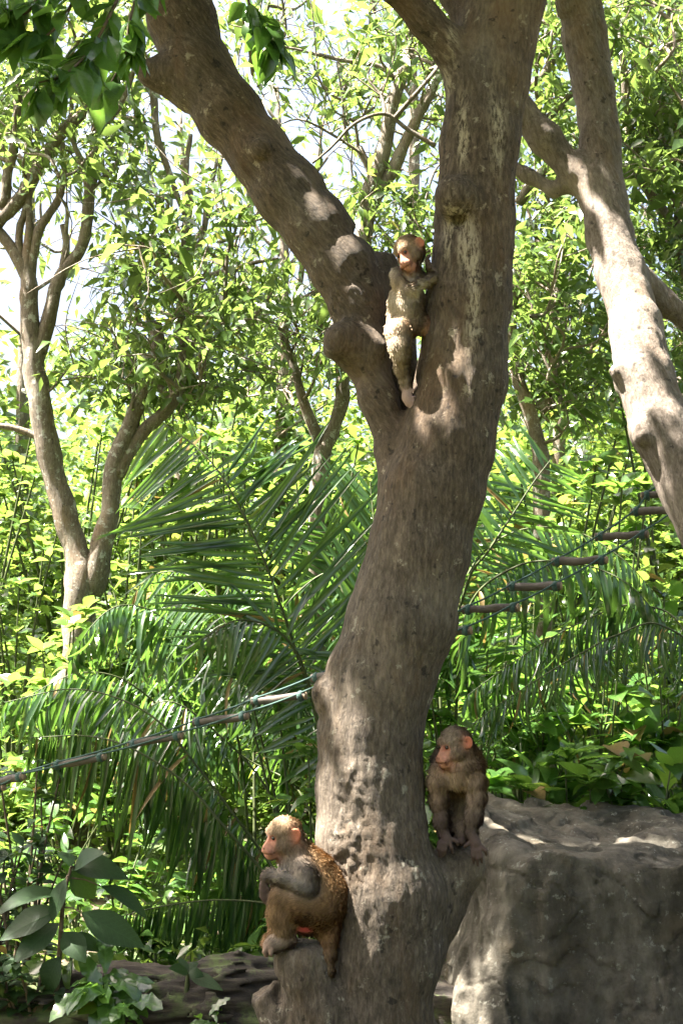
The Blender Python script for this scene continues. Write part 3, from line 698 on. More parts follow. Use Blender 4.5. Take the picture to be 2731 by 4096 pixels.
def cloud_obj(name, cen, L, Wd, droop, seed, mat, parent=None, base=np.zeros(3), up=1.0):
    V, Fc, t = leaf_cloud(np.asarray(cen), L, Wd, droop, np.random.default_rng(seed), up)
    me = mesh_np(name, V - base, Fc, False); attr_f(me, 'tint', t)
    return obj(name, me, mat, parent, 'stuff')
def clumps(centers, n, spread, rng, flat=.75):
    c = np.repeat(np.asarray(centers), n, 0); o = rng.normal(0, 1, c.shape); o /= np.maximum(1e-6, np.linalg.norm(o, axis=1))[:, None]
    o *= (rng.random(len(c)) ** .45)[:, None] * spread * rng.uniform(.6, 1.2, (len(c), 1)); o[:, 2] *= flat
    return c + o

# shared blades for leaves that are objects of their own
def blade(name, prof, curl, fold, mat, rows=6, wave=0.0):
    """unit leaf along +y, half-width profile, curling down by curl at the tip"""
    v, f = [], []
    for i in range(rows + 1):
        t = i / rows; w = np.interp(t, [p[0] for p in prof], [p[1] for p in prof]); a = curl * t
        y = (math.sin(a) / curl if abs(curl) > 1e-3 else t); z = -((1 - math.cos(a)) / curl if abs(curl) > 1e-3 else 0)
        wv = wave * math.sin(i * 2.4)
        v += [(-w, y, z + fold * w + wv * w), (0, y, z), (w, y, z + fold * w - wv * w)]
    for i in range(rows):
        for s in (0, 1):
            a = i * 3 + s; f.append((a, a + 1, a + 4, a + 3))
    me = mesh_np(name, v, f); me.materials.append(mat); return me
OV = [(0, 0), (.08, .06), (.3, .23), (.5, .25), (.75, .15), (1, 0)]
LA = [(0, .01), (.12, .06), (.35, .15), (.6, .155), (.85, .07), (1, 0)]
BR = [(0, .02), (.1, .15), (.3, .30), (.5, .32), (.78, .19), (1, 0)]
ST = [(0, .3), (.1, .8), (.35, 1), (.7, .8), (.92, .3), (1, 0)]
def blades(prof, mat, folds=.35, curls=(.25, .7, 1.2), wave=0.0, name='leaf', rows=6): return [blade(name, prof, c, folds, mat, rows, wave) for c in curls]
B_OV = blades(OV, M_LEAF); B_LA = blades(LA, M_LEAFB); B_BR = blades(BR, M_DARK, .2, (.3, .8, 1.1)); B_OVG = blades(OV, M_LEAFB, .3)
B_DK = blades(OV, M_DARK, .3)
B_FERN = blades([(0, .02), (.2, .08), (.35, .13), (.45, .09), (.6, .15), (.72, .10), (.85, .12), (1, 0)], M_LEAFB, .3, (.6, 1.1, 1.6), .5, rows=9)
B_PALM = [blade('leaflet', [(q, w * .5) for q, w in ST], c, .03, M_PALM, 7) for c in (.15, .5, .9, 1.4, 1.9)]

M_DRY = mat_leaf('leaf_dry', (0.10, 0.062, 0.028), (0.24, 0.17, 0.06), (0.34, 0.24, 0.06), True, .5, .3, .3, veins=False)
B_DRYP = [blade('leaflet', [(q, w * .42) for q, w in ST], c, .05, M_DRY, 7) for c in (.5, 1.2, 1.9)]
B_DRY = blades(OV, M_DRY, .5, (.8, 1.5))
def frame(d, n):
    d = unit(d); x = np.cross(d, n)
    if np.linalg.norm(x) < 1e-4: x = np.cross(d, [0.3, 1, 0.2])
    x = unit(x); z = np.cross(x, d); return x, d, z
def put(me, parent, base, pos, d, n, length, width=None, name='leaf'):
    x, y, z = frame(np.asarray(d, float), np.asarray(n, float)); w = length if width is None else width
    p = pos - base; o = bpy.data.objects.new(name, me); o.parent = parent
    o.matrix_basis = Matrix(((x[0] * w, y[0] * length, z[0] * length, p[0]), (x[1] * w, y[1] * length, z[1] * length, p[1]), (x[2] * w, y[2] * length, z[2] * length, p[2]), (0, 0, 0, 1)))
    COL.objects.link(o); return o

# ------------------------------------------------------------------ trees behind
def bg_tree(name, label, Y, chains, crown_px, n_leaf, spread, seed, group='trees behind the palms', L=.125, Wd=.042, droop=.6, rows=5, twig=True):
    rng = np.random.default_rng(seed)
    base = None; root = None; skel = []
    for ci, (pn, rows_) in enumerate(chains):
        pts = spline([list(D(r[0], r[1], Y + (r[3] if len(r) > 3 else 0))) + [RD(r[2], Y)] for r in rows_], 5)
        pts[:, :3] += np.stack([fbm(pts[:, :3] * 2.2 + seed, 2, seed + k) for k in range(3)], 1) * .025
        if root is None:
            base = np.array([pts[0, 0], pts[0, 1], gz(pts[0, 0], pts[0, 1])]); root = empty(name, base); tag(root, label, 'tree', group)
            if pts[0, 2] > base[2]: pts = np.concatenate([[[base[0], base[1], base[2] - .1, pts[0, 3] * 1.25]], pts])
        skel.append(pts[2:, :3]); vv, ff = tube(pts[:, :3] - base, pts[:, 3], 10 if ci < 3 else 7, seed + ci, .18)
        obj(pn, mesh_np(pn, vv, ff), M_BARK_B, root)
    cen = np.array([D(x, y, Y + dy) for x, y, dy in crown_px])
    sk = np.concatenate(skel); tw = []
    for c in cen:
        d = np.linalg.norm(sk - c, axis=1) + 1.5 * np.maximum(0, sk[:, 2] - c[2] + .25); a = sk[d.argmin()]; ln = np.linalg.norm(c - a)
        p = spline([a, a * .66 + c * .34 + rng.normal(0, .10 * ln, 3), a * .33 + c * .67 + rng.normal(0, .10 * ln, 3) + [0, 0, .06 * ln], c], 4)
        tw.append(tube(p - base, np.linspace(min(.034, .008 + .014 * ln), .004, len(p)), 5, cap=False))
        for _ in range(2):
            q = p[rng.integers(4, len(p))]; e = c + rng.normal(0, spread * .8, 3); p2 = spline([q, (q + e) / 2 + rng.normal(0, .05, 3), e], 3); tw.append(tube(p2 - base, np.linspace(.006, .002, len(p2)), 4, cap=False))
        sk = np.concatenate([sk, p[3:]])
    vv, ff = merge(tw); obj('twigs', mesh_np('twigs', vv, ff), M_BARK_B, root, 'stuff')
    cloud_obj('crown', clumps(cen, n_leaf, spread, rng), L, Wd, droop, seed, M_CROWN, root, base)
    return root
def scatter(n, x0, x1, y0, y1, dy, seed, keep=None):
    r = np.random.default_rng(seed); out = []
    while len(out) < n:
        x, y = r.uniform(x0, x1), r.uniform(y0, y1)
        if keep is None or keep(x, y, r): out.append((x, y, r.uniform(-dy, dy)))
    return out
bg_tree('forked_tree', 'grey lichen spotted tree with two stems, left of the palm fronds', 9.2, [
    ('trunk', [(180, 1560, 40), (184, 1440, 38), (188, 1340, 38), (170, 1260, 31), (140, 1150, 29), (105, 980, 27), (78, 820, 25), (66, 700, 22), (64, 640, 18), (60, 590, 14), (66, 530, 11), (60, 460, 8)]),
    ('stem', [(205, 1360, 30), (235, 1260, 26), (256, 1150, 23), (268, 1070, 22), (300, 990, 21), (335, 910, 19), (362, 810, 18), (358, 740, 15)]),
    ('branch', [(80, 850, 18), (112, 720, 17), (138, 630, 16), (188, 560, 14), (205, 450, 14), (226, 320, 13), (222, 200, 10), (230, 90, 8), (250, -30, 6)]),
    ('branch', [(66, 650, 17), (20, 570, 14), (-40, 500, 13)]), ('branch', [(66, 640, 14), (88, 530, 11), (130, 470, 9), (150, 410, 7), (150, 330, 5)]),
    ('branch', [(140, 640, 11), (152, 560, 9), (144, 515, 7)]), ('branch', [(-60, 560, 19), (0, 500, 18), (62, 430, 17), (130, 330, 15), (200, 240, 12), (235, 140, 10), (300, 30, 8), (340, -60, 6)]),
    ('branch', [(0, 480, 14), (25, 370, 12), (45, 270, 11), (48, 130, 9), (55, 10, 8)]), ('branch', [(45, 290, 9), (120, 180, 8), (185, 80, 6)]),
    ('branch', [(95, 1005, 9), (45, 985, 8), (-20, 975, 7)]), ('branch', [(268, 1090, 18), (330, 1000, 16), (398, 935, 15), (425, 840, 13), (412, 720, 12), (430, 560, 12), (442, 470, 10), (430, 390, 8), (440, 300, 6)]),
    ('branch', [(425, 860, 9), (480, 805, 9), (540, 720, 7)]), ('branch', [(430, 640, 8), (520, 620, 6), (640, 600, 4)]), ('branch', [(350, 200, 10), (365, 300, 9), (400, 420, 7), (440, 520, 5)]), ('branch', [(60, 640, 10), (40, 540, 9), (70, 430, 8), (90, 330, 7), (80, 220, 6), (100, 120, 5)]), ('branch', [(205, 450, 8), (190, 380, 7), (165, 290, 6), (160, 190, 5)]), ('branch', [(226, 320, 8), (270, 250, 7), (300, 180, 6), (320, 100, 4)]), ('branch', [(430, 600, 8), (470, 540, 7), (480, 460, 6), (500, 360, 4)]), ('branch', [(400, 920, 9), (340, 860, 7), (300, 830, 5)])],
    scatter(46, -60, 330, -80, 420, .8, 1) + scatter(50, 280, 640, 420, 900, .9, 2) + scatter(10, 150, 330, 760, 960, .8, 3), 52, .36, 11)
bg_tree('slender_tree', 'slim dark stemmed tree between the leaning limb and the fronds', 10.2, [
    ('trunk', [(735, 1120, 22), (742, 1040, 20), (760, 990, 17), (782, 920, 17), (784, 830, 17), (800, 700, 18), (832, 580, 20), (850, 450, 22), (882, 330, 19), (912, 200, 16), (950, 80, 13), (962, -30, 11)]),
    ('stem', [(742, 1040, 15), (702, 940, 12), (682, 850, 11), (656, 765, 10), (680, 690, 9), (692, 610, 7), (680, 520, 5)]),
    ('branch', [(850, 480, 16), (900, 385, 15), (960, 270, 13), (1000, 190, 9), (1030, 150, 7)]), ('branch', [(860, 420, 10), (825, 340, 9)]),
    ('branch', [(740, 760, 10), (725, 660, 8), (680, 560, 5)]), ('branch', [(1000, 335, 6, -1), (940, 300, 5, -1), (885, 265, 4, -1), (820, 285, 3.5, -1), (765, 335, 3, -1), (720, 372, 2.5, -1)]),
    ('branch', [(920, 190, 7), (860, 150, 6), (760, 130, 5), (660, 110, 3)]), ('branch', [(800, 330, 3), (790, 240, 3), (775, 140, 2)])],
    scatter(56, 520, 1060, -80, 300, .9, 4, lambda x, y, r: r.random() > .25 + .45 * (y > 200)) + scatter(22, 760, 1000, 430, 640, .7, 5) + scatter(26, 560, 800, 640, 900, .9, 6), 32, .36, 13)
bg_tree('crooked_tree', 'crooked grey tree behind the right side of the leaning trunk', 9.6, [
    ('trunk', [(1240, 1040, 20), (1215, 930, 17), (1185, 860, 15), (1170, 760, 14), (1185, 640, 13)]),
    ('stem', [(1240, 930, 13), (1262, 880, 12), (1272, 850, 12), (1255, 780, 11), (1270, 700, 9), (1280, 600, 7)]),
    ('branch', [(1190, 470, 12), (1240, 400, 12), (1300, 340, 10)]), ('branch', [(1210, 200, 12), (1260, 150, 11), (1330, 40, 8)]),
    ('branch', [(1215, 300, 10), (1280, 240, 9), (1320, 200, 7)]), ('branch', [(1290, 820, 5), (1350, 800, 4), (1400, 830, 3)])],
    scatter(44, 1180, 1420, 420, 920, .9, 7) + scatter(18, 1190, 1360, -60, 400, .8, 8), 60, .36, 17)
bg_tree('leafy_tree', 'grey limbed leafy tree beyond the pale sunlit trunk', 9.9, [
    ('trunk', [(1640, 1000, 20), (1610, 760, 17), (1560, 570, 15), (1510, 470, 14), (1470, 405, 13), (1445, 320, 11), (1430, 180, 10), (1415, 40, 8)]),
    ('branch', [(1550, 560, 9), (1560, 470, 8), (1590, 380, 6)]), ('branch', [(1470, 400, 8), (1520, 330, 6), (1600, 250, 5)]), ('branch', [(1450, 270, 7), (1500, 220, 5), (1568, 180, 4)])],
    scatter(62, 1400, 1640, -80, 420, .9, 9) + scatter(26, 1480, 1640, 440, 900, .9, 10), 62, .36, 19)
# further back, crowns that close the view
FARL = ['tall tree with a thin bare stem, far behind the two stemmed tree', 'loose crowned tree standing behind the leaning limb', 'bushy crowned tree far behind the slim dark stems', 'airy tree whose leaves hang behind the fork', 'dense tree far behind the crooked grey tree', 'tall dense tree far beyond the pale sunlit tree']
for i, (x, y0, y1, Y, n) in enumerate([(60, 60, 620, 14, 24), (420, 250, 760, 15, 34), (640, 200, 900, 13.5, 34), (940, -60, 420, 15.5, 30), (1280, 250, 900, 14, 44), (1560, -80, 800, 13.5, 50)]):
    bg_tree('distant_tree', FARL[i], Y, [('trunk', [(x, y1 + 260, 15), (x + 12, (y0 + y1) / 2 + 60, 11), (x - 8, y0, 6)]), ('branch', [(x + 8, (y0 + y1) / 2 + 90, 6), (x + 70, (y0 + y1) / 2 - 40, 4), (x + 110, y0, 2)]), ('branch', [(x + 6, (y0 + y1) / 2 + 40, 6), (x - 60, (y0 + y1) / 2 - 60, 4), (x - 90, y0 + 20, 2)])],
            scatter(n, x - 190, x + 190, y0 - 60, y1 + 40, 1.0, 30 + i), 25, .48, 40 + i, L=.14, Wd=.048)

# ------------------------------------------------------------------ crowns above the picture: they shade trunk, rock and monkeys
GAPS = []       # (point, radius): spots to be sunlit; leaves are cleared along their sun rays
for t in np.linspace(0, 1, 7): GAPS.append((D(765 + 55 * t, 1640 + 390 * t, TY - .19), .12 + .07 * t))
for y in (500, 560, 620, 690, 760, 830, 900, 960): GAPS.append((D(1395 + (y - 520) * .25, y, RY + .1), .27))
GAPS += [(D(905, 690, 5.0), .15), (D(915, 800, 5.0), .15), (D(915, 590, 5.0), .14), (D(1005, 640, 5.0), .05), (D(1000, 720, 5.0), .05), (D(990, 800, 5.0), .04)]
for x, y, r in ((1180, 1895, .10), (1300, 1900, .06), (1390, 1935, .09), (1500, 1925, .08), (1120, 1940, .05)): GAPS.append((D(x, y, 6.1), r))
for y in (2080, 2140, 2200, 2290): GAPS.append((D(1090, y, 5.75), .09))
for x, y in ((545, 200), (580, 250), (625, 320), (690, 400), (770, 500), (800, 640), (810, 690)): GAPS.append((D(x + 30, y, TY + .15), .03))
GAPS.append((D(1300, 0, RY), .1))
def carve(c):
    keep = np.ones(len(c), bool)
    for g, r in GAPS:
        q = c - g; t = q @ SUN; d = np.linalg.norm(q - t[:, None] * SUN, axis=1); keep &= ~((d < r + .05) & (t > 0))
    return c[keep]
rng = np.random.default_rng(77)
cc = np.stack([rng.uniform(-4.4, 3.0, 300), rng.uniform(1.8, 6.9, 300), rng.uniform(5.6, 7.0, 300)], 1)
cc = np.concatenate([cc, np.stack([rng.uniform(-2.8, -.2, 34), rng.uniform(6.0, 7.0, 34), rng.uniform(5.9, 7.0, 34)], 1)])  # extra unseen clumps added to shade the boulder
sh = [D(x, y, TY - .1) for x, y in ((960, 1000), (1000, 1080), (1040, 950), (1060, 850), (1050, 700), (960, 1180), (950, 1300), (1100, 500), (1120, 300), (1140, 100))] + [D(x, y, TY + .2) for x, y in ((830, 740), (790, 640), (700, 480), (620, 380), (540, 280), (470, 180), (430, 80))]
cc = np.concatenate([cc] + [(p + SUN * ((rng.uniform(5.9, 6.9) - p[2]) / SUN[2]) + rng.normal(0, .12, 3))[None] for p in sh for _ in range(3)])  # unseen clumps added along sun rays to shade trunk and limb
lv = carve(clumps(cc, 125, .46, rng, .6)); lv = lv[lv[:, 2] > np.maximum(5.2, .475 * lv[:, 1] + 1.95)]
cloud_obj('crown', lv, .17, .075, .35, 78, M_CROWN, main_tree, BASE)
br = []
for a, b, r0 in (((D(370, -330, TY - .4)), np.array([-2.6, 3.4, 6.3]), .1), (D(1215, -420, TY + .25), np.array([.9, 5.4, 6.6]), .12), (D(1215, -420, TY + .25), np.array([.2, 6.3, 6.5]), .08),
                 (D(760, -180, TY - .1), np.array([-3.8, 3.9, 6.3]), .05), (D(370, -330, TY - .4), np.array([-3.4, 2.4, 6.2]), .07)):
    p = spline([a - np.array([0, 0, .25]), a * .55 + b * .45 + np.array([0, 0, .35]), b], 6); br.append((p, np.linspace(r0, .02, len(p))))
for p, r in br:
    vv, ff = tube(p - BASE, r, 9, 3, .1); obj('branch', mesh_np('branch', vv, ff), M_BARK, main_tree)
cc = np.stack([rng.uniform(1.2, 4.2, 40), rng.uniform(4.6, 6.3, 40), rng.uniform(5.7, 7.0, 40)], 1)
lv = carve(clumps(cc, 70, .45, rng, .6))
cloud_obj('crown', lv, .15, .06, .4, 79, M_CROWN, right_tree, RB)
p = spline([D(1300, -330, RY + .25) - np.array([0, 0, .2]), np.array([1.0, 6.1, 5.8]), np.array([2.6, 6.6, 6.5])], 6)
vv, ff = tube(p - RB, np.linspace(.07, .02, len(p)), 8, 4, .1); obj('branch', mesh_np('branch', vv, ff), M_BARK_R, right_tree)
# sprays of large leaves hanging into the top of the picture
def spray(rows, Y, n, L, seed, spread=.08):
    r = np.random.default_rng(seed); pts = spline([D(x, y, Y + dy) for x, y, dy in rows], 8)
    vv, ff = tube(pts - BASE, np.linspace(.006, .0025, len(pts)), 5, cap=False); st = obj('twig', mesh_np('twig', vv, ff), M_TWIG, main_tree)
    for i in range(n):
        k = r.integers(2, len(pts)); t = unit(pts[k] - pts[k - 1]); sd = unit(np.cross(t, r.normal(0, 1, 3)))
        d = t * .5 + sd * .9 + np.array([0, 0, -.35]); nn = np.array([r.normal(0, .4), r.normal(-.3, .4), 1])
        put(B_OVG[r.integers(3)], st, BASE, pts[k] + r.normal(0, .01, 3), d, nn, L * r.uniform(.7, 1.2))
spray([(230, -160, .1), (170, 0, 0), (110, 80, 0), (50, 90, 0), (-10, 60, 0)], 3.7, 44, .125, 1)
spray([(340, -160, .1), (260, 20, 0), (210, 110, 0), (150, 170, -.05), (90, 190, -.1)], 3.7, 51, .125, 2)
spray([(350, -120, .2), (300, 40, .2), (290, 120, .2), (250, 200, .2)], 4.0, 37, .125, 3)
spray([(560, -160, .3), (570, 0, .3), (600, 60, .3), (625, 120, .3)], 4.7, 34, .13, 4)
spray([(20, -160, .3), (20, 0, .3), (0, 100, .3)], 4.0, 23, .125, 5)
spray([(130, -160, 0), (90, -20, 0), (60, 30, 0), (10, 20, 0)], 3.7, 27, .125, 6)

# ------------------------------------------------------------------ palms: every frond a part, every leaflet a sub-part
def frond(root, base, pts, n, start, L, Wd, droop, seed, lat=.8, fwd=.5, face=(0, -1, .35), rach=.011, sides=(1, -1), cur=(0, 3), tipdroop=.35):
    r = np.random.default_rng(seed); p = spline([P(*q) for q in pts], 8)
    vv, ff = tube(p - base, np.linspace(rach, rach * .25, len(p)), 6, cap=False); st = obj('frond', mesh_np('frond', vv, ff), M_STEM, root)
    s = np.concatenate([[0], np.cumsum(np.linalg.norm(np.diff(p, axis=0), axis=1))]); s /= s[-1]
    face = np.asarray(face, float)
    n = int(n * 1.4)
    for i in range(n):
        q = start + (1 - start) * (i + .5) / n
        c = np.array([np.interp(q, s, p[:, k]) for k in range(3)]); t = unit(np.array([np.interp(min(1, q + .03), s, p[:, k]) for k in range(3)]) - np.array([np.interp(q - .03, s, p[:, k]) for k in range(3)]))
        sv = unit(np.cross(t, face)); u = (i + .5) / n
        ln = L * np.interp(u, [0, .15, .45, .8, 1], [.55, .9, 1, .85, .5])
        for sg in sides:
            if r.random() < .05: continue
            d = unit(t * (fwd + .25 * u) + sg * sv * lat + np.array([0, 0, -droop - tipdroop * u * u]) + r.normal(0, .09, 3))
            nn = np.cross(d, np.cross(face, d)) + r.normal(0, .32, 3)
            if droop > 1.2: nn = np.array([r.normal(0, 1.0), -1, .2]) + t * r.normal(0, .9)
            put(B_DRYP[r.integers(3)] if r.random() < .045 else B_PALM[r.integers(cur[0], cur[1] + 1)], st, base, c, d, nn, ln * r.uniform(.75, 1.15), Wd * 1.3 * r.uniform(.65, 1.05), 'leaflet')
    return st
def palm(label, px, Y):
    b = P(px, 3000, Y); b = np.array([b[0], Y, gz(b[0], Y)]); root = empty('palm', b); tag(root, label, 'palm', 'feather palms behind the trunk'); return root, b
pa, ba = palm('feather palm with one tall dark upright frond, left of the leaning trunk', 1330, 7.3)
frond(pa, ba, [(1330, 3780, 7.3), (1275, 2950, 7.2), (1180, 2600, 7.1), (1060, 2250, 7.0), (930, 1975, 7.0), (810, 1810, 7.1), (650, 1690, 7.2)], 40, .40, .72, .026, .12, 1, .85, .65, (0.1, -1, .25), .010, cur=(0, 1), tipdroop=1.3)
frond(pa, ba, [(1360, 3780, 7.3), (1380, 3000, 7.5), (1400, 2600, 7.6), (1340, 2300, 7.7), (1180, 2380, 7.7), (1060, 2560, 7.6)], 24, .5, .45, .024, .9, 2, .7, .4, cur=(1, 3))
frond(pa, ba, [(1350, 3780, 7.3), (1300, 3100, 7.2), (1230, 2720, 7.1), (1130, 2540, 7.0), (960, 2480, 6.9), (800, 2560, 6.9)], 26, .42, .42, .024, .7, 3, .75, .45, cur=(1, 3))
frond(pa, ba, [(1420, 3780, 7.4), (1500, 2700, 7.5), (1505, 2250, 7.5), (1480, 1930, 7.6)], 20, .5, .60, .026, -.45, 4, .7, .55, (0, -1, 0), cur=(0, 0))
frond(pa, ba, [(1400, 3780, 7.4), (1450, 2800, 7.9), (1400, 2350, 8.0), (1280, 2060, 8.0)], 22, .5, .58, .026, -.2, 14, .8, .5, (0, -1, 0), cur=(0, 0))
pb, bb = palm('feather palm with long arching fronds hanging below the rope ladder', 1240, 6.75)
frond(pb, bb, [(1290, 3800, 6.75), (1054, 3490, 6.75), (893, 3302, 6.7), (741, 3132, 6.7), (536, 2998, 6.7), (357, 2945, 6.75), (120, 2950, 6.8)], 46, .14, .52, .022, 2.6, 5, .35, .25, cur=(0, 1), rach=.009)
frond(pb, bb, [(1300, 3800, 6.75), (1085, 3463, 6.9), (940, 3266, 6.9), (800, 3080, 6.9), (640, 2890, 6.9), (464, 2790, 6.95), (268, 2757, 7.0), (20, 2810, 7.0)], 44, .18, .48, .024, .6, 6, .66, .3, (.05, -.15, 1), .009, cur=(2, 4))
frond(pb, bb, [(1280, 3800, 6.75), (1150, 3640, 6.6), (900, 3600, 6.6), (650, 3625, 6.6), (430, 3680, 6.6)], 34, .3, .32, .018, 2.6, 7, .3, .3, cur=(0, 1), rach=.007)
pc, bc = palm('feather palm with a glossy frond bending over in front of the two stemmed tree', 1000, 8.0)
frond(pc, bc, [(1010, 3600, 8.0), (960, 3000, 7.9), (850, 2680, 7.7), (740, 2545, 7.6), (600, 2440, 7.5), (471, 2425, 7.4), (367, 2505, 7.3), (287, 2640, 7.3)], 28, .42, .40, .028, .55, 8, .75, .55, (.1, -.35, 1), .008, cur=(2, 4))
frond(pc, bc, [(1000, 3600, 8.0), (800, 3050, 7.8), (560, 2760, 7.6), (330, 2690, 7.5), (80, 2800, 7.4)], 26, .4, .42, .026, .8, 9, .7, .4, (.1, -.3, 1), .008, cur=(2, 4))
frond(pc, bc, [(1020, 3600, 8.0), (1010, 2900, 8.2), (950, 2620, 8.3), (820, 2560, 8.3), (640, 2650, 8.2)], 22, .45, .38, .024, .8, 10, .7, .4, cur=(1, 3))
pd, bd = palm('feather palm whose bright fronds spread right of the leaning trunk', 1800, 7.7)
frond(pd, bd, [(1800, 3600, 7.7), (1800, 2700, 7.7), (1868, 2334, 7.6), (1952, 2204, 7.5), (2044, 2066, 7.5), (2128, 1936, 7.5), (2200, 1840, 7.5)], 28, .42, .50, .024, .05, 11, .9, .3, (0, -1, .1), cur=(0, 2))
frond(pd, bd, [(1810, 3600, 7.7), (1830, 2700, 7.5), (1890, 2400, 7.4), (2067, 2265, 7.3), (2228, 2245, 7.2), (2388, 2275, 7.2), (2526, 2349, 7.1), (2660, 2500, 7.1)], 34, .42, .46, .027, 1.0, 12, .7, .35, (.05, -.3, 1), .009, cur=(2, 4))
frond(pd, bd, [(1790, 3600, 7.7), (1800, 2600, 8.0), (1880, 2280, 8.1), (2050, 2130, 8.1), (2280, 2120, 8.1), (2480, 2230, 8.0), (2640, 2400, 8.0)], 32, .42, .48, .025, .7, 13, .75, .35, (0, -.4, 1), .009, cur=(2, 4))
frond(pd, bd, [(1790, 3600, 7.7), (1760, 2700, 7.9), (1800, 2300, 8.1), (1900, 2050, 8.1), (1960, 1890, 8.2)], 22, .45, .46, .024, -.1, 15, .85, .35, (0, -1, .1), cur=(0, 2))
pe, be = palm('feather palm with thin dark leaflets hanging above the standing monkey', 2850, 7.0)
frond(pe, be, [(2860, 3500, 7.0), (2800, 2700, 6.9), (2640, 2500, 6.8), (2465, 2540, 6.8), (2320, 2615, 6.75), (2160, 2710, 6.75), (2000, 2815, 6.7), (1880, 2905, 6.7)], 52, .34, .33, .014, 1.0, 16, .5, .3, (0, -.15, 1), .007, cur=(2, 4))
frond(pe, be, [(2860, 3500, 7.0), (2760, 2600, 7.1), (2560, 2420, 7.2), (2300, 2500, 7.2), (2050, 2650, 7.2), (1870, 2780, 7.2)], 46, .34, .38, .016, .9, 17, .5, .3, (0, -.15, 1), .007, cur=(2, 4))

def extra(root, b, px, Y, n, seed, x0, x1):
    r = np.random.default_rng(seed)
    for i in range(n):
        tx = r.uniform(x0, x1); top = r.uniform(2250, 2950); sg = 1 if tx > px else -1
        frond(root, b, [(px, 3700, Y), (px + .15 * (tx - px), 3200, Y + .2), (px + .45 * (tx - px), top + 120, Y + r.uniform(-.1, .6)), (px + .75 * (tx - px), top, Y + r.uniform(0, .8)), (tx, top + r.uniform(120, 420), Y + r.uniform(0, .8))], 30, .42, r.uniform(.34, .48), .021, .6, seed * 10 + i, .7, .35, (0, -.4, 1), .008, cur=(1, 4))
extra(pa, ba, 1330, 7.6, 4, 21, 500, 1250); extra(pb, bb, 1200, 7.2, 4, 22, 300, 1000); extra(pc, bc, 950, 8.3, 4, 23, 0, 700); extra(pd, bd, 1850, 8.0, 4, 24, 2000, 2700)

# ------------------------------------------------------------------ shrubs: stems, leaves as objects
def shrub(name, label, group, px, Y, hgt, wid, nst, per, meshes, L, Wf, seed, whorl=8, lean=.5, cat='shrub', stemmat=None, z0=None, up=.4):
    r = np.random.default_rng(seed); b = P(px, 3000, Y); b = np.array([b[0], Y, gz(b[0], Y) if z0 is None else z0])
    root = empty(name, b); tag(root, label, cat, group); parts = []; spots = []
    for i in range(nst):
        a = r.uniform(0, 6.28); rr = wid * math.sqrt(r.random()); tip = b + np.array([math.cos(a) * rr, math.sin(a) * rr * .7, hgt * r.uniform(.45, 1)])
        mid = b + (tip - b) * .5 + np.array([math.cos(a), math.sin(a), 0]) * -.12 * rr + r.normal(0, .03, 3)
        p = spline([b + r.normal(0, .03, 3) * [1, 1, 0] - [0, 0, .04], mid, tip], 6); parts.append((p, np.linspace(.010, .004, len(p)) * max(1, hgt / 1.6)))
        for j in range(per):
            q = r.uniform(.35, .97); k = min(len(p) - 2, int(q * (len(p) - 1))); spots.append((p[k] + (p[k + 1] - p[k]) * r.random(), unit(p[k + 1] - p[k]), 0))
        for j in range(whorl): spots.append((p[-1] + r.normal(0, .012, 3), unit(p[-1] - p[-2]), 1))
    for p, rd in parts:
        vv, ff = tube(p - b, rd, 5, cap=False); obj('stem', mesh_np('stem', vv, ff), stemmat or M_STEM, root)
    for n, (c, t, w) in enumerate(spots):
        th = n * 2.4 + r.normal(0, .3); out = np.array([math.cos(th), math.sin(th), 0])
        d = out + t * (up if not w else r.uniform(.2, 1.1)) + np.array([0, 0, r.normal(-.1, .25)])
        put(B_DRY[r.integers(2)] if r.random() < .025 else meshes[r.integers(len(meshes))], root, b, c, d, np.array([0, 0, 1.0]) + r.normal(0, .28, 3), L * r.uniform(.6, 1.2), L * Wf * r.uniform(.85, 1.15))
    return root
RS = 'broad leaved shrubs behind the boulder'
k = 0
for lab, px, Y, hh, ww, ns in (('glossy shrub leaning over the left shoulder of the boulder', 1990, 7.1, .95, .30, 6), ('shrub with bright yellow green whorls above the middle of the boulder', 2290, 7.0, 1.05, .34, 7), ('shrub with broad pale leaves over the right end of the boulder', 2590, 6.95, .95, .34, 7),
                               ('taller dark leaved shrub behind the yellow green whorls', 2360, 7.9, 1.5, .42, 7), ('taller glossy shrub under the dark hanging leaflets', 2080, 8.0, 1.25, .42, 6), ('taller shrub right of the dark hanging leaflets', 2660, 7.8, 1.6, .42, 7), ('shrub in the gap between the trunk and the standing monkey', 1860, 7.6, 1.55, .3, 5), ('low shrub tucked between the trunk and the boulder', 1800, 6.6, .75, .2, 4)):
    shrub('broadleaf_shrub', lab, RS, px, Y, hh + .14, ww, ns + 3, 7, B_LA + B_OVG, .225, 1.1, 200 + k, 9); k += 1
LS = 'sunlit shrubs left of the trunk'
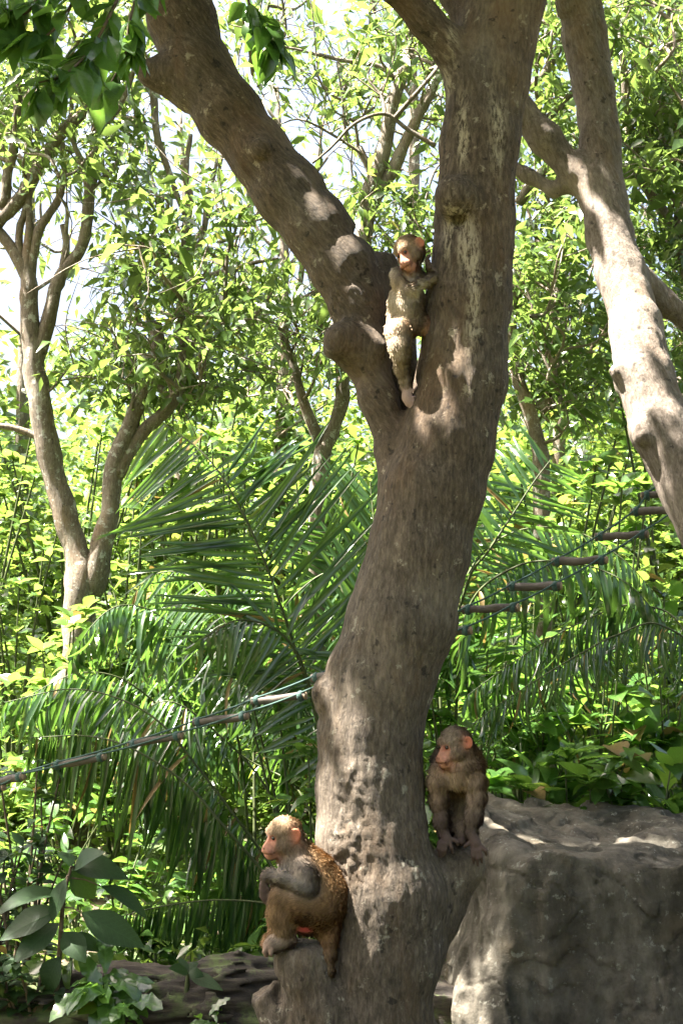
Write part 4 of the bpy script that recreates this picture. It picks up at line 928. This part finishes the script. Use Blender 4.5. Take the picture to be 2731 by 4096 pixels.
for lab, px, Y, hh, ww, ns in (('sunlit shrub at the foot of the two stemmed tree, on its outer side', 60, 10.0, 2.2, .55, 9), ('sunlit shrub between the two stems and the upright frond', 520, 10.6, 2.5, .6, 10), ('sunlit shrub behind the upright dark frond', 900, 10.8, 2.7, .6, 10), ('sunlit shrub behind the slim dark stems', 1200, 11.2, 2.9, .55, 9),
                               ('tall sunlit shrub behind the two stemmed tree', 250, 12.2, 3.2, .8, 12), ('tall sunlit shrub behind the shrub of the upright frond', 720, 12.6, 3.4, .8, 12), ('low sunlit shrub in front of the two stemmed tree', 240, 9.0, 1.25, .5, 8), ('low sunlit shrub under the glossy bent frond', 700, 9.2, 1.2, .5, 8), ('sunlit shrub hiding the foot of the two stemmed tree', 270, 8.6, 1.75, .42, 10), ('sunlit shrub between the fork of the two stemmed tree and the glossy frond', 470, 8.9, 1.7, .4, 9), ('outermost tall sunlit shrub, left of the two stemmed tree', -120, 11.4, 3.0, .6, 9)):
    shrub('sunlit_shrub', lab, LS, px, Y, hh, ww, ns, 15, B_OV, .15, 1.1, 300 + k, 8); k += 1
MS = 'shrubs below the pale tree'
for lab, px, Y, hh, ww, ns in (('large leaved shrub just right of the leaning trunk, below the crooked tree', 2080, 9.0, 2.5, .45, 8), ('large leaved shrub below the fork of the pale tree', 2420, 8.9, 2.4, .45, 8), ('large leaved shrub under the upper end of the rope ladder', 2640, 8.6, 2.0, .42, 8), ('tall shrub behind the large leaved shrubs, near the crooked tree', 2250, 11.0, 3.1, .7, 10), ('tall shrub at the foot of the pale tree', 2700, 10.6, 3.0, .7, 10)):
    shrub('large_leaved_shrub', lab, MS, px, Y, hh, ww, ns, 10, B_OV + B_OVG, .19, 1.1, 400 + k, 8); k += 1
US = 'undergrowth plants by the fallen log'
for lab, px, Y, hh, ww, ns in (('leafy plant below the arching hanging fronds', 850, 7.6, .55, .3, 6), ('leafy plant with pale tops behind the sitting monkey', 1060, 7.0, .5, .26, 6), ('leafy plant behind the fallen log', 700, 6.6, .42, .22, 5), ('leafy plant between the log and the dark broad leaves', 450, 7.2, .6, .3, 6), ('leafy plant with drooping leaves at the outer end of the log', 60, 6.9, .7, .3, 6), ('leafy plant growing under the rope ladder', 300, 8.0, .8, .35, 6), ('leafy plant close behind the cut stub', 1150, 6.5, .38, .16, 5), ('narrow leaved plant left of the knot on the trunk', 1200, 7.0, 1.25, .22, 5)):
    shrub('undergrowth_plant', lab, US, px, Y, hh, ww, ns, 6, B_LA + B_OVG, .15, 1.05, 500 + k, 7); k += 1

for lab, px, Y, hh, ww, ns in (('dark creeper with small leaves left of the tall broad leaved plant', -40, 6.25, 1.05, .22, 9), ('dark creeper hanging below the outer end of the rope ladder', 90, 6.7, 1.2, .25, 9), ('low dark creeper beside the yellow green leaves', 130, 6.0, .35, .22, 7)):
    shrub('creeper', lab, 'dark creepers in the corner by the log', px, Y, hh, ww, ns, 14, B_DK, .085, 1.1, 600 + k, 5, cat='creeper', stemmat=M_TWIG); k += 1
# the dark broad-leaved plant in the lower left corner: leaves placed one by one
def explicit_plant(name, label, cat, Y, stem, leaves, meshes, mat, sc, seed, group=None):
    r = np.random.default_rng(seed); p = spline([P(x, y, Y) for x, y in stem], 6); b = np.array([p[0][0], Y, gz(p[0][0], Y)]); p[0][2] = b[2] - .03
    root = empty(name, b); tag(root, label, cat, group)
    vv, ff = tube(p - b, np.linspace(.013, .006, len(p)), 6, cap=False); obj('stem', mesh_np('stem', vv, ff), mat, root)
    for x0, y0, x1, y1, w in leaves:
        a = P(x0, y0, Y + r.uniform(-.05, .05)); e = P(x1, y1, Y + r.uniform(-.16, .06)); ln = float(np.linalg.norm(e - a)) * 1.08
        k = int(np.argmin(np.linalg.norm(p - a, axis=1)))
        if np.linalg.norm(p[k] - a) > .015:
            vv, ff = tube(np.array([p[k], (p[k] + a) / 2 + [0, 0, .01], a]) - b, [.004, .003, .003], 4, cap=False); obj('leaf_stalk', mesh_np('leaf_stalk', vv, ff), mat, root)
        put(meshes[r.integers(len(meshes))], root, b, a, e - a, np.array([r.normal(0, .3), -.75, .75]), ln, ln * w * .8)
    return root
def cp(l): return [(x0 * .765, 3400 + y0 * .765, x1 * .765, 3400 + y1 * .765, w) for x0, y0, x1, y1, w in l]
explicit_plant('broadleaf_plant', 'tall plant with big dark green leaves beside the fern on the log', 'plant', 5.95, [(225, 3990), (240, 3800), (255, 3600), (285, 3470)],
    cp([(372, 112, 500, 250, 1.3), (345, 150, 262, 362, .8), (315, 310, 0, 440, .9), (310, 385, 75, 560, 1.0), (315, 560, 190, 755, 1.25), (335, 430, 440, 566, 1.3), (430, 330, 735, 490, .85), (375, 95, 650, 55, .9), (370, 90, 330, -40, 1.0), (530, 190, 810, 300, .6), (320, 240, 20, 170, .7), (330, 470, 580, 480, .8), (390, 100, 470, -20, 1.0)]), B_BR, M_TWIG, 1, 1)
explicit_plant('yellowing_plant', 'small plant with yellow green leaves under the dark broad leaves', 'plant', 6.05, [(270, 4000), (280, 3900), (290, 3800)], cp([(380, 570, 320, 740, 1.0), (385, 560, 430, 650, .8), (380, 560, 340, 500, .7)]), B_OV, M_STEM, 1, 2)
explicit_plant('seedling', 'grey green seedling standing on top of the fallen log', 'plant', 5.95, [(745, 3990), (750, 3930), (752, 3890)], cp([(985, 640, 900, 610, 1.2), (985, 640, 1060, 640, 1.3), (980, 640, 940, 560, .9), (985, 650, 1150, 715, .7), (985, 640, 1030, 560, 1.0)]), B_BR, M_STEM, 1, 3)

def fern(label, px, py, Y, n, L, seed, z=None):
    r = np.random.default_rng(seed); b = P(px, py, Y); root = empty('fern', b); tag(root, label, 'fern', 'ferns growing on the fallen log')
    for i in range(n):
        a = i * 2.4; el = r.uniform(-.5, 1.2); put(B_FERN[r.integers(3)], root, b, b + r.normal(0, .025, 3), np.array([math.cos(a), math.sin(a) - .5, el]), np.array([0, -.3, 1.0]) + r.normal(0, .3, 3), L * r.uniform(.6, 1.15), L * r.uniform(1.0, 1.5))
fern('strap leaved fern with wavy lobed fronds on the fallen log', 420, 3960, 5.88, 26, .24, 1)
fern('small fern hanging down the broken side of the log', 480, 4060, 5.80, 12, .15, 2)
fern('tiny fern beside the mossy cracks of the log', 860, 4080, 5.84, 8, .11, 3)

# ------------------------------------------------------------------ mass of leaves that nobody could count
rng = np.random.default_rng(5)
n = 26000
g = np.stack([rng.uniform(-4.5, 4.5, n), 6.3 + 9 * rng.random(n) ** 1.4, np.zeros(n)], 1); g[:, 2] = hill(g[:, 0], g[:, 1]) + rng.random(n) ** 2 * .32
cloud_obj('ground_cover', g, .085, .042, .15, 6, M_LITTLE)
n = 70000
yy = 13 + 22 * rng.random(n) ** 1.5; g = np.stack([rng.uniform(-.36, .36, n) * yy, yy, np.zeros(n)], 1); cl = fbm(g * .8, 3, 9)
g[:, 2] = hill(g[:, 0], yy) + rng.random(n) * (1.3 + .9 * cl).clip(.2) * np.interp(yy, [13, 20, 35], [2.0, 2.6, 3.2])
n = 2600        # unseen wood around and behind the viewer, added to cut fill light
a = rng.uniform(0, 1, n); back = np.stack([rng.uniform(-9, 9, n), rng.uniform(-8, -4.5, n), 7 * rng.random(n)], 1)
side = np.stack([np.where(a < .5, -1, 1) * rng.uniform(4.6, 7.5, n), rng.uniform(-5, 7.5, n), 6.5 * rng.random(n)], 1)
g = np.concatenate([g, carve(np.concatenate([np.repeat(back, 3, 0), np.repeat(side, 3, 0)]) + rng.normal(0, .25, (6 * n, 3)))])
cloud_obj('thicket', g, .19, .095, .25, 7, M_LITTLE)
n = 26000
yy = 9.5 + 4.0 * rng.random(n); g = np.stack([rng.uniform(-.30, .30, n) * yy, yy, np.zeros(n)], 1); cl = fbm(g * 1.3, 3, 12)
g[:, 2] = hill(g[:, 0], yy) + rng.random(n) * (1.5 + 1.3 * cl).clip(.1) * np.interp(yy, [9.5, 13.5], [.5, 1.5])
cloud_obj('brush', g, .12, .058, .25, 8, M_LITTLE)
for nm, lb, ct in (('ground_cover', 'low bright green ground cover under the palms', 'ground cover'), ('thicket', 'thicket of small leaves on the slope behind the shrubs, with unseen leaves added around the viewer', 'thicket'), ('brush', 'brush of small leaves between the sunlit shrubs', 'brush')):
    tag(bpy.data.objects[nm], lb, ct)

# ------------------------------------------------------------------ boulder
def boulder():
    lo, hi = np.array([.30, 5.35, -.12]), np.array([2.5, 7.2, 1.05])
    pl = [((1.2, 6.2, .80), (.09, -.09, 1)), ((1.2, 5.70, .4), (.05, -1, .05)), ((.50, 6.1, .35), (-1, -.12, .16)), ((.56, 5.80, .3), (-.80, -.62, .03)), ((1.2, 6.95, .4), (0, 1, .2)), ((2.35, 6.2, .4), (1, 0, .15)), ((.75, 5.75, .80), (-.35, -.45, .8)), ((1.75, 5.72, .74), (.15, -.5, .85)), ((1.1, 6.2, -.1), (0, 0, -1))]
    def deform(fld, ax):
        g = np.stack(np.meshgrid(*ax, indexing='ij'), -1); p = g.reshape(-1, 3)
        d = np.full(len(p), -9.0)
        for c, nn in pl:
            q = (p - np.array(c)) @ unit(np.array(nn, float)); m = np.maximum(.022 - np.abs(d - q), 0) / .022; d = np.maximum(d, q) + m * m * .0055
        flute = fbm(np.stack([p[:, 0] * 4.2, p[:, 1] * 2, p[:, 2] * .8], 1), 3, 3) * .026 * np.clip((.74 - p[:, 2]) * 6, 0, 1)
        h1 = fbm(p * np.array([2.3, 2.3, 1.5]), 3, 4) * 2.2; fr_ = h1 - np.floor(h1); ridg = (np.floor(h1) + np.clip((fr_ - .8) / .2, 0, 1)) * .022 + np.abs(fbm(p * 5, 3, 14)) * .02
        d = d + flute + ridg + fbm(p * 1.9, 2, 18) * .05 + fbm(p * 9, 3, 8) * .012
        return d.reshape(fld.shape)
    v, f = surface([cone(lo, hi, .1, .1)], .0135, lo=lo, hi=hi, deform=deform)
    v = v + normals(v, f) * (fbm(v * 30, 4, 21, .65) * .0035 - np.clip(.05 - np.abs(fbm(v * np.array([3.5, 3.5, 2.2]), 3, 33)), 0, 1) * .35)[:, None]
    m, t, b = new_mat('boulder'); tc = t.nodes.new('ShaderNodeTexCoord').outputs['Object']
    c = ramp(t, noise_n(t, mapping(t, tc, (1, 1, .45)), 7, 8, .7, .3), [(.30, (.065, .057, .045)), (.48, (.16, .14, .11)), (.68, (.28, .25, .20))])
    c = mixc(t, ramp(t, noise_n(t, mapping(t, tc, (1, 1, .22)), 4, 6, .65), [(.46, (0, 0, 0)), (.66, (.75, .75, .75))]), c, (.06, .058, .045))
    c = mixc(t, ramp(t, noise_n(t, tc, 3.3, 5, .6), [(.56, (0, 0, 0)), (.68, (.4, .4, .4))]), c, (.20, .15, .085))
    c = mixc(t, ramp(t, noise_n(t, tc, 26, 5, .7), [(.60, (0, 0, 0)), (.66, (.8, .8, .8))]), c, (.38, .37, .31))
    t.links.new(c, b.inputs['Base Color']); b.inputs['Roughness'].default_value = .9; b.inputs['Specular IOR Level'].default_value = .25
    n1 = bump(t, noise_n(t, tc, 16, 9, .75), 1.0, .05, None); bump(t, noise_n(t, tc, 80, 6, .75), .8, .012, b, n1)
    base = np.array([1.3, 6.3, 0.0]); o = obj('boulder', mesh_np('boulder', v - base, f), m); o.location = base
    tag(o, 'large grey flat topped boulder beside the leaning tree', 'rock')
boulder()

# ------------------------------------------------------------------ fallen log
def log():
    Y = 6.1; rows = [(-420, 4130, .20), (0, 4105, .20), (500, 4055, .20), (900, 4025, .215), (1250, 4030, .21), (1700, 4080, .19), (2100, 4150, .17)]
    pts = [P(x, y, Y) for x, y, _ in rows]; pr = [cone(a, b, ra[2], rb[2], .05) for a, b, ra, rb in zip(pts[:-1], pts[1:], rows[:-1], rows[1:])]
    lo = np.array([-1.6, 5.7, -.35]); hi = np.array([1.0, 6.5, .4])
    def deform(fld, ax):
        g = np.stack(np.meshgrid(*ax, indexing='ij'), -1); p = g.reshape(-1, 3)
        s = np.stack([p[:, 0] * 2.4, p[:, 1] * 13, p[:, 2] * 15], 1)
        d = fld.reshape(-1) + np.abs(fbm(s, 3, 6)) * .06 + fbm(p * 5, 3, 7) * .03 + fbm(p * np.array([9, 30, 30]), 3, 9) * .008
        return d.reshape(fld.shape)
    v, f = surface(pr, .0125, lo=lo, hi=hi, deform=deform)
    cnt = clean_labels(f, np.zeros(len(f), int), len(v), 99); f = f[cnt == 0]
    m, t, b = new_mat('log_wood'); tco = t.nodes.new('ShaderNodeTexCoord').outputs['Object']; ge = t.nodes.new('ShaderNodeNewGeometry')
    c = ramp(t, noise_n(t, mapping(t, tco, (.18, 1, 1)), 24, 7, .7), [(.3, (.008, .006, .005)), (.5, (.032, .024, .018)), (.72, (.10, .08, .058))])
    up = N(t, 'ShaderNodeSeparateXYZ'); t.links.new(ge.outputs['Normal'], up.inputs[0])
    ms = math_n(t, 'MULTIPLY', ramp(t, noise_n(t, tco, 6, 6, .7), [(.5, (0, 0, 0)), (.6, (1, 1, 1))]), math_n(t, 'MULTIPLY_ADD', up.outputs[2], .8), True)
    c = mixc(t, ms, c, (.075, .10, .03))
    t.links.new(c, b.inputs['Base Color']); b.inputs['Roughness'].default_value = .85
    bump(t, noise_n(t, mapping(t, tco, (.2, 1, 1)), 50, 6, .7), .7, .012, b)
    base = np.array([-.4, 6.1, 0.0]); o = obj('fallen_log', mesh_np('fallen_log', v - base, f), m); o.location = base
    tag(o, 'dark rotting fallen log with mossy cracks and ferns on it', 'log')
log()

# ------------------------------------------------------------------ rope ladder
def ladder():
    M_ROPE = mat_plain('rope_green', (.025, .05, .045), (.07, .12, .105), 160, .8, .2, .6, .003)
    M_RUNG = mat_plain('rung_wood', (.04, .032, .027), (.13, .108, .09), 26, .7, .3, .4, .006, (.25, 1, 1))
    M_CUT = mat_plain('rung_end', (.20, .14, .09), (.36, .27, .18), 60, .8, .2, .2, .002)
    a = [(-190, 870, 20, 838), (0 - 30, 817, 108, 790), (240, 742, 472, 700), (580, 648, 815, 605), (870, 549, 1110, 518), (1130, 453, 1370, 428), (1398, 352, 1560, 330)]
    left = [(x0 * .893, 2400 + y0 * .893, x1 * .893, 2400 + y1 * .893) for x0, y0, x1, y1 in a]
    b_ = [(-60, 1340, 240, 1335), (195, 1226, 488, 1215), (430, 1106, 710, 1104), (665, 976, 950, 967), (890, 846, 1163, 833), (1075, 716, 1350, 704), (1130, 632, 1500, 585), (1290, 520, 1640, 470)]
    right = [(1700 + x0 * .765, 1500 + y0 * .765, 1700 + x1 * .765, 1500 + y1 * .765) for x0, y0, x1, y1 in b_]
    rungs = left + right; xs = [r[0] for r in rungs]
    Ys = np.interp(xs, [-200, 1300, 1800, 2700], [6.45, 5.85, 5.85, 6.35])
    base = P(1500, 2600, 5.85); root = empty('rope_ladder', base); tag(root, 'rope ladder of wooden rungs and thin green ropes slung behind the tree', 'rope ladder')
    Lp, Rp = [], []
    for (x0, y0, x1, y1), Y in zip(rungs, Ys):
        p0, p1 = P(x0, y0, Y + .05), P(x1, y1, Y - .05); d = unit(p1 - p0); r = random.Random(int(x0))
        q = np.array([p0 + (p1 - p0) * t + np.array([0, 0, r.uniform(-.003, .003)]) for t in np.linspace(0, 1, 6)])
        vv, ff = tube(q - base, [.0175 * r.uniform(.9, 1.1) for _ in range(6)], 10, 1, .08, cap=False); rg = obj('rung', mesh_np('rung', vv, ff), M_RUNG, root)
        for e, s in ((p0, -1), (p1, 1)):
            vv, ff = tube(np.array([e - d * s * .004, e + d * s * .0015]) - base, [.0172, .0165], 10); obj('cut_end', mesh_np('cut_end', vv, ff), M_CUT, rg)
        for e, s, lst in ((p0, 1, Lp), (p1, -1, Rp)):
            c = e + d * s * .024; lst.append(c + np.array([0, -.012, .014]))
            vv, ff = tube(np.array([c - d * .011, c - d * .004, c + d * .004, c + d * .011]) - base, [.0195, .0225, .0225, .0195], 10, 2, .1); obj('lashing', mesh_np('lashing', vv, ff), M_ROPE, rg)
    for lst in (Lp, Rp):
        p = []
        for u, w in zip(lst[:-1], lst[1:]):
            for t in np.linspace(0, 1, 9)[:-1]: p.append(u + (w - u) * t - np.array([0, 0, .02 * t * (1 - t)]))
        p.append(lst[-1]); p = np.array(p)
        vv, ff = tube(p - base, [.0042] * len(p), 6, cap=False); obj('rope', mesh_np('rope', vv, ff), M_ROPE, root)
ladder()
